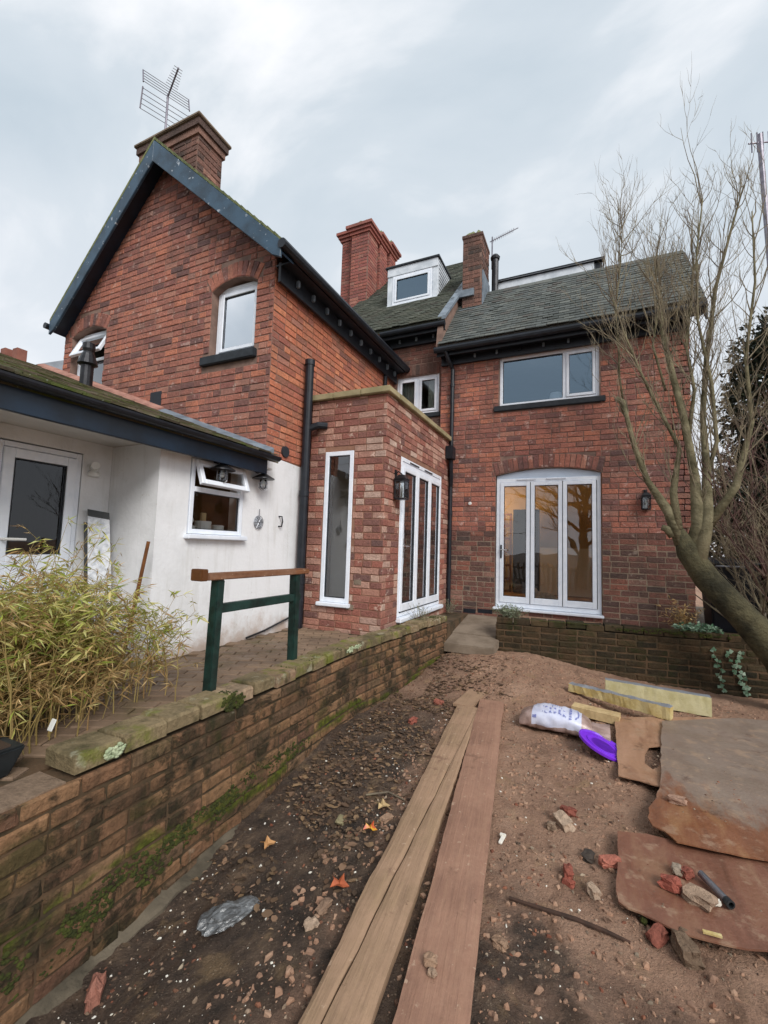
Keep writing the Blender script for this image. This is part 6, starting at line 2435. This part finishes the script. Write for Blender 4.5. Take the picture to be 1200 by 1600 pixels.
def tuft(name, label, cat, c, rad, h, n, mat, seed, L_=.04, w_=.012, root_group=None):
    r = random.Random(seed)
    root = thing(name, label, cat, c, root_group)
    st = MB().mat('twig')
    lv, lf = [], []
    for i in range(n):
        a = r.uniform(0, 6.28)
        d = Vector((math.cos(a) * r.random(), math.sin(a) * r.random(), r.uniform(.5, 1.2))).normalized()
        p = Vector(c) + Vector((r.gauss(0, rad * .4), r.gauss(0, rad * .3), 0))
        q = p + d * h * r.uniform(.5, 1)
        st.tube([p, q], [.002, .001], 3, False)
        for _ in range(7):
            lp = p.lerp(q, r.uniform(.25, 1))
            dr = Vector((r.uniform(-1, 1), r.uniform(-1, 1), r.uniform(-.2, .9))).normalized()
            add_leaf(lv, lf, lp, dr, Vector((r.uniform(-1, 1), r.uniform(-1, 1), 1)), L_ * r.uniform(.6, 1.2), w_)
    st.build('stems', root)
    mesh_obj('leaves', lv, lf, mat, root)


tuft('lavender_plant', 'grey-green lavender spilling over the left end of the dark wall', 'plant', (-1.05, 6.62, -.96), .22, .2, 150, 'herb', 4, .05, .012)
tuft('weed', 'thin pale weed on the wall end below the extension doors', 'plant', (-2.04, 5.62, -.95), .14, .26, 40, 'herb', 6, .025, .006)
tuft('weed', 'small weed at the foot of the black downpipe', 'plant', (-2.1, 7.2, -1.05), .08, .3, 26, 'herb', 7, .03, .008)
tuft('ground_cover', 'low green plant on the right end of the dark wall', 'plant', (1.25, 6.95, -.96), .3, .1, 90, 'ivy', 8, .05, .03)
tuft('dead_fern', 'rust-brown dead fern against the house corner', 'plant', (1.15, 7.3, -1.03), .12, .5, 40, 'bamboo_dry', 9, .08, .02)
# ivy on the dark wall, lower right
root = thing('ivy_plant', 'pale-edged ivy trailing down the dark wall at right', 'ivy', (1.7, 6.75, -1.1))
r = random.Random(3)
lv, lf = [], []
pw, _ = run_plane((-1.2, 6.45), (2.9, 6.98))
st = MB().mat('twig')
for s_ in range(3):
    u, v = 2.62 + s_ * .13, -1.08
    pts = []
    for k in range(9):
        u += r.uniform(-.03, .05); v -= .06
        pts.append(pw.p(u, v, .02))
        for _ in range(3):
            a = r.uniform(0, 6.28)
            d = pw.u * math.cos(a) + Vector((0, 0, math.sin(a)))
            c = pw.p(u, v, .03)
            nn = (pw.n + Vector((r.uniform(-.4, .4), 0, r.uniform(-.4, .4)))).normalized()
            k0 = len(lv); sd = d.cross(nn).normalized(); Ls = r.uniform(.03, .05)
            for q in (c, c + d * Ls * .3 + sd * Ls * .6, c + d * Ls, c + d * Ls * .3 - sd * Ls * .6):
                lv.append(tuple(q))
            lf.append((k0, k0 + 1, k0 + 2, k0 + 3))
    st.tube(pts, .003, 4, False)
st.build('stems', root)
mesh_obj('leaves', lv, lf, 'ivy', root)


# ================================================================== TREES
def wander(r, p, d, L_, n, bend, up):
    pts = [Vector(p)]
    d = Vector(d).normalized()
    for i in range(n):
        d = (d + Vector((r.gauss(0, bend), r.gauss(0, bend), r.gauss(0, bend) + up))).normalized()
        pts.append(pts[-1] + d * (L_ / n))
    return pts, d


def twigs(mb, r, pts, rad, n, L0, L1, depth, spread=.8, up=.12, sides=4):
    for _ in range(n):
        i = r.randint(max(0, len(pts) // 4), len(pts) - 2)
        p = pts[i].lerp(pts[i + 1], r.random())
        d0 = (pts[i + 1] - pts[i]).normalized()
        d = (d0 + Vector((r.gauss(0, spread), r.gauss(0, spread), r.gauss(.15, spread * .6)))).normalized()
        L_ = r.uniform(L0, L1)
        q, de = wander(r, p, d, L_, 5, .13, up)
        rr_ = rad * r.uniform(.3, .5)
        rr_ = max(rr_, .0022)
        mb.tube(q, [rr_ * (1 - .75 * k / 5) for k in range(6)], sides if rr_ > .005 else 3, False)
        if depth > 0:
            twigs(mb, r, q, rr_, r.randint(2, 4), L_ * .35, L_ * .65, depth - 1, spread, up, 3)


def px_path(pts, y0):
    out_ = []
    for q in pts:
        out_.append(onY(q[0], q[1], y0 + (q[2] if len(q) > 2 else 0)))
    return out_


def right_tree():
    r = random.Random(5)
    root = thing('bare_tree', 'leaning bare mossy-barked tree in front of the house corner at right', 'tree', (2.4, 6.2, -1.6))
    mb = MB().mat('bark')
    lm = MB().mat('bark_limb')
    Y = 6.25
    tr = px_path([(1290, 1120), (1222, 1030, .05), (1160, 962), (1105, 905), (1075, 862), (1060, 828)], Y)
    tr[0].z = -1.9
    mb.tube(tr, [.22, .18, .15, .14, .125, .055], 14)
    limbs = [
        ([(1066, 850), (1045, 800), (1012, 752), (992, 700), (980, 655), (975, 632)], [.085, .06, .05, .042, .036, .03]),
        ([(1080, 875), (1092, 820), (1085, 740), (1070, 660), (1052, 590), (1035, 520), (1030, 455)], [.1, .085, .075, .06, .05, .038, .025]),
        ([(1090, 885), (1106, 812), (1104, 730), (1098, 650), (1104, 560), (1118, 450), (1142, 360), (1162, 290)], [.085, .07, .06, .05, .04, .03, .02, .011]),
        ([(1060, 828), (1052, 770), (1062, 700), (1030, 640), (1000, 580), (975, 520), (952, 450)], [.05, .042, .035, .03, .024, .017, .01]),
        ([(1100, 760), (1120, 690), (1112, 600), (1090, 500), (1088, 400), (1098, 310)], [.04, .034, .028, .022, .016, .01]),
        ([(1075, 690), (1085, 610), (1072, 540), (1080, 470), (1085, 395)], [.035, .028, .022, .016, .01]),
        ([(1108, 820), (1150, 760), (1175, 660), (1165, 560), (1180, 440), (1175, 330)], [.05, .04, .032, .026, .018, .01]),
        ([(975, 634), (968, 590), (966, 540), (962, 480), (970, 410), (972, 355)], [.02, .018, .016, .012, .008, .004]),
        ([(1040, 610), (1020, 540), (1030, 470), (1022, 410)], [.024, .018, .013, .007]),
    ]
    tw = MB().mat('twig')
    for li, (pp, rad) in enumerate(limbs):
        jj = [(q[0], q[1], .05 * math.sin(li * 2 + k) + (li % 3 - 1) * .02 * k) for k, q in enumerate(pp)]
        pts = px_path(jj, Y)
        lm.tube(pts, [x * (.95 if k_ < 2 and rad[0] > .045 else .68) * r.uniform(.9, 1.1) for k_, x in enumerate(rad)], 9 if rad[0] > .04 else 6)
        twigs(tw, r, pts, .016, 38 if li != 0 else 10, .35, 1.05, 2, .5, .16)
    st = px_path([(978, 645), (972, 628), (962, 622)], Y)
    lm.tube(st, [.04, .042, .03], 8)
    lm.tube(px_path([(1052, 838), (1042, 826), (1034, 824)], Y), [.05, .045, .035], 8)
    mb.build('trunk', root, smooth_=True)
    lm.build('limbs', root, smooth_=True)
    tw.build('crown', root)


right_tree()


def shrub(name, label, base, n, H, rad, mat, seed, lean=(0, 0), depth=2, tw_n=7):
    r = random.Random(seed)
    root = thing(name, label, 'shrub', base)
    mb, tw = MB().mat(mat), MB().mat(mat)
    for i in range(n):
        p = Vector(base) + Vector((r.gauss(0, .18), r.gauss(0, .18), 0))
        pts, d = wander(r, p, (r.gauss(lean[0], .28), r.gauss(lean[1], .25), 1), H * r.uniform(.7, 1.1), 8, .1, .03)
        mb.tube(pts, [rad * r.uniform(.7, 1.1) * (1 - .85 * k / 8) for k in range(9)], 5, False)
        twigs(tw, r, pts, rad * .6, tw_n, .35, .9, depth, .7, .06)
    mb.build('stems', root)
    tw.build('twigs', root)


shrub('bare_shrub', 'tangled reddish bare shrub at the right edge beside the leaning tree', (2.35, 7.1, -1.2), 18, 2.9, .026, 'twig_red', 8, (-.15, -.05), 2, 9)
shrub('bare_shrub', 'arching pale twigs low in front of the wheelie bin', (2.3, 7.35, -1.1), 14, 1.9, .016, 'twig', 19, (-.35, -.05), 2, 9)
shrub('bare_shrub', 'pale bare shrub behind the leaning tree beside the dark evergreen', (2.35, 8.6, -1.1), 18, 4.3, .028, 'twig', 9, (-.05, 0), 2, 9)


def leafy(name, label, base, blobs, n, size, mat, seed, trunk_h, cat='tree', trunk_r=.12):
    r = random.Random(seed)
    root = thing(name, label, cat, base)
    mb = MB().mat('bark')
    top = Vector(base) + Vector((0, 0, trunk_h))
    mb.tube([Vector(base), Vector(base).lerp(top, .5) + Vector((.05, 0, 0)), top], [trunk_r, trunk_r * .7, trunk_r * .25], 8)
    for (c, s) in blobs:
        mb.tube([Vector(base).lerp(top, .45), Vector(c)], [trunk_r * .35, .015], 5)
    mb.build('trunk', root)
    lv, lf = [], []
    tot = sum(s[0] * s[1] * s[2] for c, s in blobs)
    for (c, s) in blobs:
        for _ in range(int(n * s[0] * s[1] * s[2] / tot)):
            while True:
                q = Vector((r.uniform(-1, 1), r.uniform(-1, 1), r.uniform(-1, 1)))
                l_ = q.length
                if l_ < 1 and r.random() < .25 + .75 * l_ ** 2:
                    break
            w_ = 1 + .35 * mnoise.noise(q * 2.3 + Vector((seed, 0, 0)))
            p = Vector(c) + Vector((q.x * s[0], q.y * s[1], q.z * s[2])) * w_
            d = (q + Vector((r.uniform(-1, 1), r.uniform(-1, 1), r.uniform(-1.1, .6)))).normalized()
            add_leaf(lv, lf, p, d, Vector((r.uniform(-1, 1), r.uniform(-1, 1), r.uniform(-1, 1))), size * r.uniform(.6, 1.3), size * r.uniform(.35, .6))
    mesh_obj('crown', lv, lf, mat, root)


e1 = onY(1190, 640, 10.5)
leafy('evergreen_tree', 'dark ivy-clad evergreen filling the right edge above the shrubs', (e1.x + .6, 10.6, -1.2), [((e1.x + .4, 10.6, 3.0), (.95, 1.0, 1.8)), ((e1.x + .75, 10.7, 4.3), (.7, .8, .9)), ((e1.x + .2, 10.5, 1.0), (1.15, 1.0, 1.4))], 26000, .12, 'evergreen', 3, 4.6)
leafy('evergreen_hedge', 'dark evergreen bush low behind the leaning trunk', (2.7, 8.9, -1.2), [((2.3, 9.2, .1), (.7, .6, 1.0)), ((3.0, 8.7, .25), (.8, .7, 1.2)), ((3.9, 8.5, .1), (.9, .7, 1.2)), ((2.75, 7.75, -.3), (.5, .4, .8)), ((3.1, 7.9, .9), (.6, .5, .8))], 26000, .085, 'evergreen', 5, 1.2, 'hedge', .05)

# black wheelie bin in the side passage
wb_ = thing('wheelie_bin', 'black wheelie bin in the side passage behind the leaning trunk', 'bin', (1.85, 8.0, -1.1))
mb = MB().mat('bin_black')
mb.hexa([(1.6, 7.75, -1.05), (2.1, 7.75, -1.05), (2.1, 8.25, -1.05), (1.6, 8.25, -1.05), (1.55, 7.7, -.1), (2.15, 7.7, -.1), (2.15, 8.32, -.1), (1.55, 8.32, -.1)]); mb.build('body', wb_, bevel=.02)
mb = MB().mat('bin_black'); mb.hexa([(1.53, 7.67, -.095), (2.17, 7.67, -.095), (2.17, 8.35, -.095), (1.53, 8.35, -.095), (1.57, 7.72, -.03), (2.13, 7.72, -.03), (2.13, 8.3, .0), (1.57, 8.3, .0)]); mb.build('bin_lid', wb_, bevel=.015)
mb = MB().mat('metal_grey'); mb.tube([(1.62, 7.63, -.12), (1.95, 7.63, -.12)], .016, 8); mb.build('handle', wb_)
for x in (1.62, 2.05):
    mb = MB().mat('pot_black'); mb.lathe((x, 8.26, -1.0), [(.09, 0), (.1, .02), (.09, .04)], 14, (1, 0, 0)); mb.build('wheel', wb_)
mb = MB().mat('concrete'); mb.box(1.36, 5.5, 7.49, 12, -1.3, -1.1); structure(mb.build('side_path'))

# ================================================================== LEANING THINGS BY THE WHITE BUILDING
mb = MB().mat('foil')
q0 = Vector((-3.98, 2.36, PATIO))
ib = thing('wrapped_board', 'white foil-faced insulation board leaning in the corner beside the door', 'insulation', q0)
bt, bb = onX(157, 808, -4.0), onX(170, 990, -3.9)
tl, tr_ = onX(137, 806, -4.02), onX(171, 812, -3.92)
wv = (tr_ - tl)
bl, br = tl + Vector((.18, .0, PATIO - tl.z)), tr_ + Vector((.18, .02, PATIO - tr_.z))
nrm = wv.cross(tl - bl).normalized()
if nrm.x < 0:
    nrm = -nrm
n = 14
vs_ = []
for i in range(n + 1):
    t = i / n
    b_ = nrm * (.03 * math.sin(t * 3))
    a, c = bl.lerp(tl, t) + b_, br.lerp(tr_, t) + b_
    vs_ += [a, c, c - nrm * .05, a - nrm * .05]
fs_ = [(4 * i + j, 4 * i + (j + 1) % 4, 4 * i + 4 + (j + 1) % 4, 4 * i + 4 + j) for i in range(n) for j in range(4)]
M['speckled'] = plain('speckled_foil', '#dcdfe4', '#b3b8c0', 26, .5, .003, 40)
mb = MB().mat('speckled'); mb.add(vs_, fs_ + [(3, 2, 1, 0), (4 * n, 4 * n + 1, 4 * n + 2, 4 * n + 3)]); mb.build('board', ib)
mb = MB().mat('pot_black'); up_ = (tl - bl).normalized()
k0 = [tl, tr_, tr_ - nrm * .052, tl - nrm * .052]
mb.hexa([q + nrm * .012 for q in k0] + [q + nrm * .012 + up_ * .06 for q in k0]); mb.build('torn_end', ib)
mb = MB().mat('pot_black'); mb.hexa([bl - wv * .18, bl, bl - nrm * .04, bl - wv * .18 - nrm * .04, tl - wv * .18 - up_ * .06, tl - up_ * .06, tl - nrm * .04 - up_ * .06, tl - wv * .18 - nrm * .04 - up_ * .06])
mb.build('dark_backing', ib)
pa, pb = onY(232, 846, 2.5), onY(196, 1010, 2.45)
mb = MB().mat('wood_dark'); mb.tube([Vector((pb.x, 2.4, PATIO)), pb, pa], [.016, .016, .014], 8)
tag(mb.build('leaning_pole', smooth_=False), 'thin dark pole leaning against the return wall of the white building', 'pole')
mb = MB().mat('coping'); p = onZ(210, 1040, PATIO); mb.box(p.x - .06, p.x + .06, p.y - .05, p.y + .05, PATIO - .003, PATIO + .05); tag(mb.build('brick_offcut', bevel=.006), 'buff brick offcut at the corner of the white building', 'brick')

# ================================================================== SMALL DOG BEHIND THE FOLDING DOORS
dg = thing('dog', 'small fluffy pale dog lying on the floor behind the arched folding doors', 'dog', (-.75, 8.25, -.94))
me_ = bpy.data.meshes.new('body')
J = [((0, 0, .13), .10), ((.12, .02, .14), .105), ((.22, .04, .13), .09), ((-.1, -.02, .17), .085), ((-.17, -.05, .25), .075), ((-.22, -.09, .27), .055), ((-.27, -.12, .255), .03),
     ((-.12, -.1, .06), .035), ((-.2, -.14, .03), .03), ((-.1, .08, .06), .035), ((-.18, .1, .03), .03), ((.2, -.08, .06), .05), ((.12, -.13, .03), .03), ((.2, .13, .06), .05), ((.12, .17, .03), .03), ((.3, .06, .1), .03), ((.36, .1, .06), .02),
     ((-.16, -.1, .31), .02), ((-.19, -.0, .31), .02)]
E_ = [(0, 1), (1, 2), (0, 3), (3, 4), (4, 5), (5, 6), (3, 7), (7, 8), (3, 9), (9, 10), (2, 11), (11, 12), (2, 13), (13, 14), (2, 15), (15, 16), (4, 17), (4, 18)]
me_.from_pydata([p for p, _ in J], E_, [])
ob = bpy.data.objects.new('body', me_)
COL.objects.link(ob)
sk = ob.modifiers.new('skin', 'SKIN')
for i, (_, rd) in enumerate(J):
    me_.skin_vertices[0].data[i].radius = (rd, rd)
me_.skin_vertices[0].data[0].use_root = True
ob.modifiers.new('sub', 'SUBSURF').levels = 2
ob.modifiers['sub'].render_levels = 2
me_.materials.append(M['fur'])
ob.parent = dg
mb = MB().mat('pot_black')
for p in ((-.285, -.128, .262), (-.235, -.128, .295), (-.255, -.06, .295)):
    mb.lathe(Vector(p), [(.002, -.01), (.011, 0), (.002, .01)], 8)
fo = mb.build('face'); fo.parent = dg
dg.rotation_euler = (0, 0, .4)

# ================================================================== BEYOND: NEIGHBOURS, AND WHAT THE GLASS REFLECTS
nb_ = thing('distant_house', 'distant grey-roofed house with two chimney stubs beyond the outbuilding roof', 'house', (-24, 12, -1.6))
q0, q1, q2 = onY(-60, 535, 13), onY(46, 556, 13), onY(110, 590, 13)
mb = MB().mat('brick_flat'); M['brick_flat'] = plain('far_brick', '#8a5a4c', '#774b40', 1.5, .9)
zr = (q0.z + q1.z) / 2
mb.box(q0.x - 6, q1.x + .9, 13.4, 19, -1.6, zr - 1.6); mb.build('wall', nb_)
M['far_slate'] = plain('far_slate', '#8d9298', '#7a7f86', 1.2, .8)
mb = MB().mat('far_slate')
mb.prism([(q0.x - 6.3, 13, zr - 1.7), (q0.x - 6.3, 16, zr + .1), (q0.x - 6.3, 19.2, zr - 1.7)], [(q1.x + 1.0, 13, zr - 1.7), (q1.x + .3, 16, zr + .1), (q1.x + 1.0, 19.2, zr - 1.7)])
rf = mb.build('roof', nb_)
for px in (12, 31):
    q = onY(px, 552, 16)
    mb = MB().mat('brick_flat'); mb.box(q.x - .3, q.x + .3, 15.7, 16.3, zr - .3, q.z + .25); mb.build('chimney', rf)


def bare_tree_far(label, base, H, seed, trunk_r):
    r = random.Random(seed)
    root = thing('oak_tree', label, 'tree', base)
    mb, tw = MB().mat('bark'), MB().mat('twig')
    b = Vector(base)
    pts, d = wander(r, b, (0, 0, 1), H * .62, 8, .05, .1)
    mb.tube(pts, [trunk_r * (1 - .65 * k / 8) for k in range(9)], 9, False)
    for i in range(20):
        k = r.randint(2, 7)
        p = pts[k].lerp(pts[k + 1], r.random())
        a = i * 2.4 + r.uniform(-.4, .4)
        q, _ = wander(r, p, (math.cos(a), math.sin(a), r.uniform(.15, .8)), H * r.uniform(.3, .5), 7, .16, .05)
        rr_ = trunk_r * r.uniform(.22, .38)
        mb.tube(q, [rr_ * (1 - .8 * j / 7) for j in range(8)], 5, False)
        twigs(tw, r, q, rr_ * .8, 9, H * .08, H * .2, 2, .6, .05)
    mb.build('trunk', root)
    tw.build('crown', root)


v = onY(908, 860, 22.0)
bare_tree_far('large bare oak behind the camera, seen mirrored in the folding doors', (v.x, 15 - 22.0, -1.6), 7.6, 4, .3)
v = onY(700, 860, 30.0)
bare_tree_far('second bare oak farther behind the camera, mirrored in the glass', (v.x, 15 - 30.0, -1.6), 9, 6, .36)
r = random.Random(2)
fb = thing('garden_fence', 'grey picket fence behind the camera, mirrored low in the folding doors', 'fence', (0, -5.2, -1.6))
mb = MB().mat('concrete')
for zz in (-1.35, -.75):
    mb.box(-6, 6, -5.24, -5.21, zz, zz + .07)
mb.build('rail', fb)
for i in range(60):
    x = -6 + i * .2
    mb = MB().mat('concrete'); mb.box(x, x + .09, -5.2, -5.18, -1.62, -.55 + r.uniform(-.02, .02)); mb.build('picket', fb)
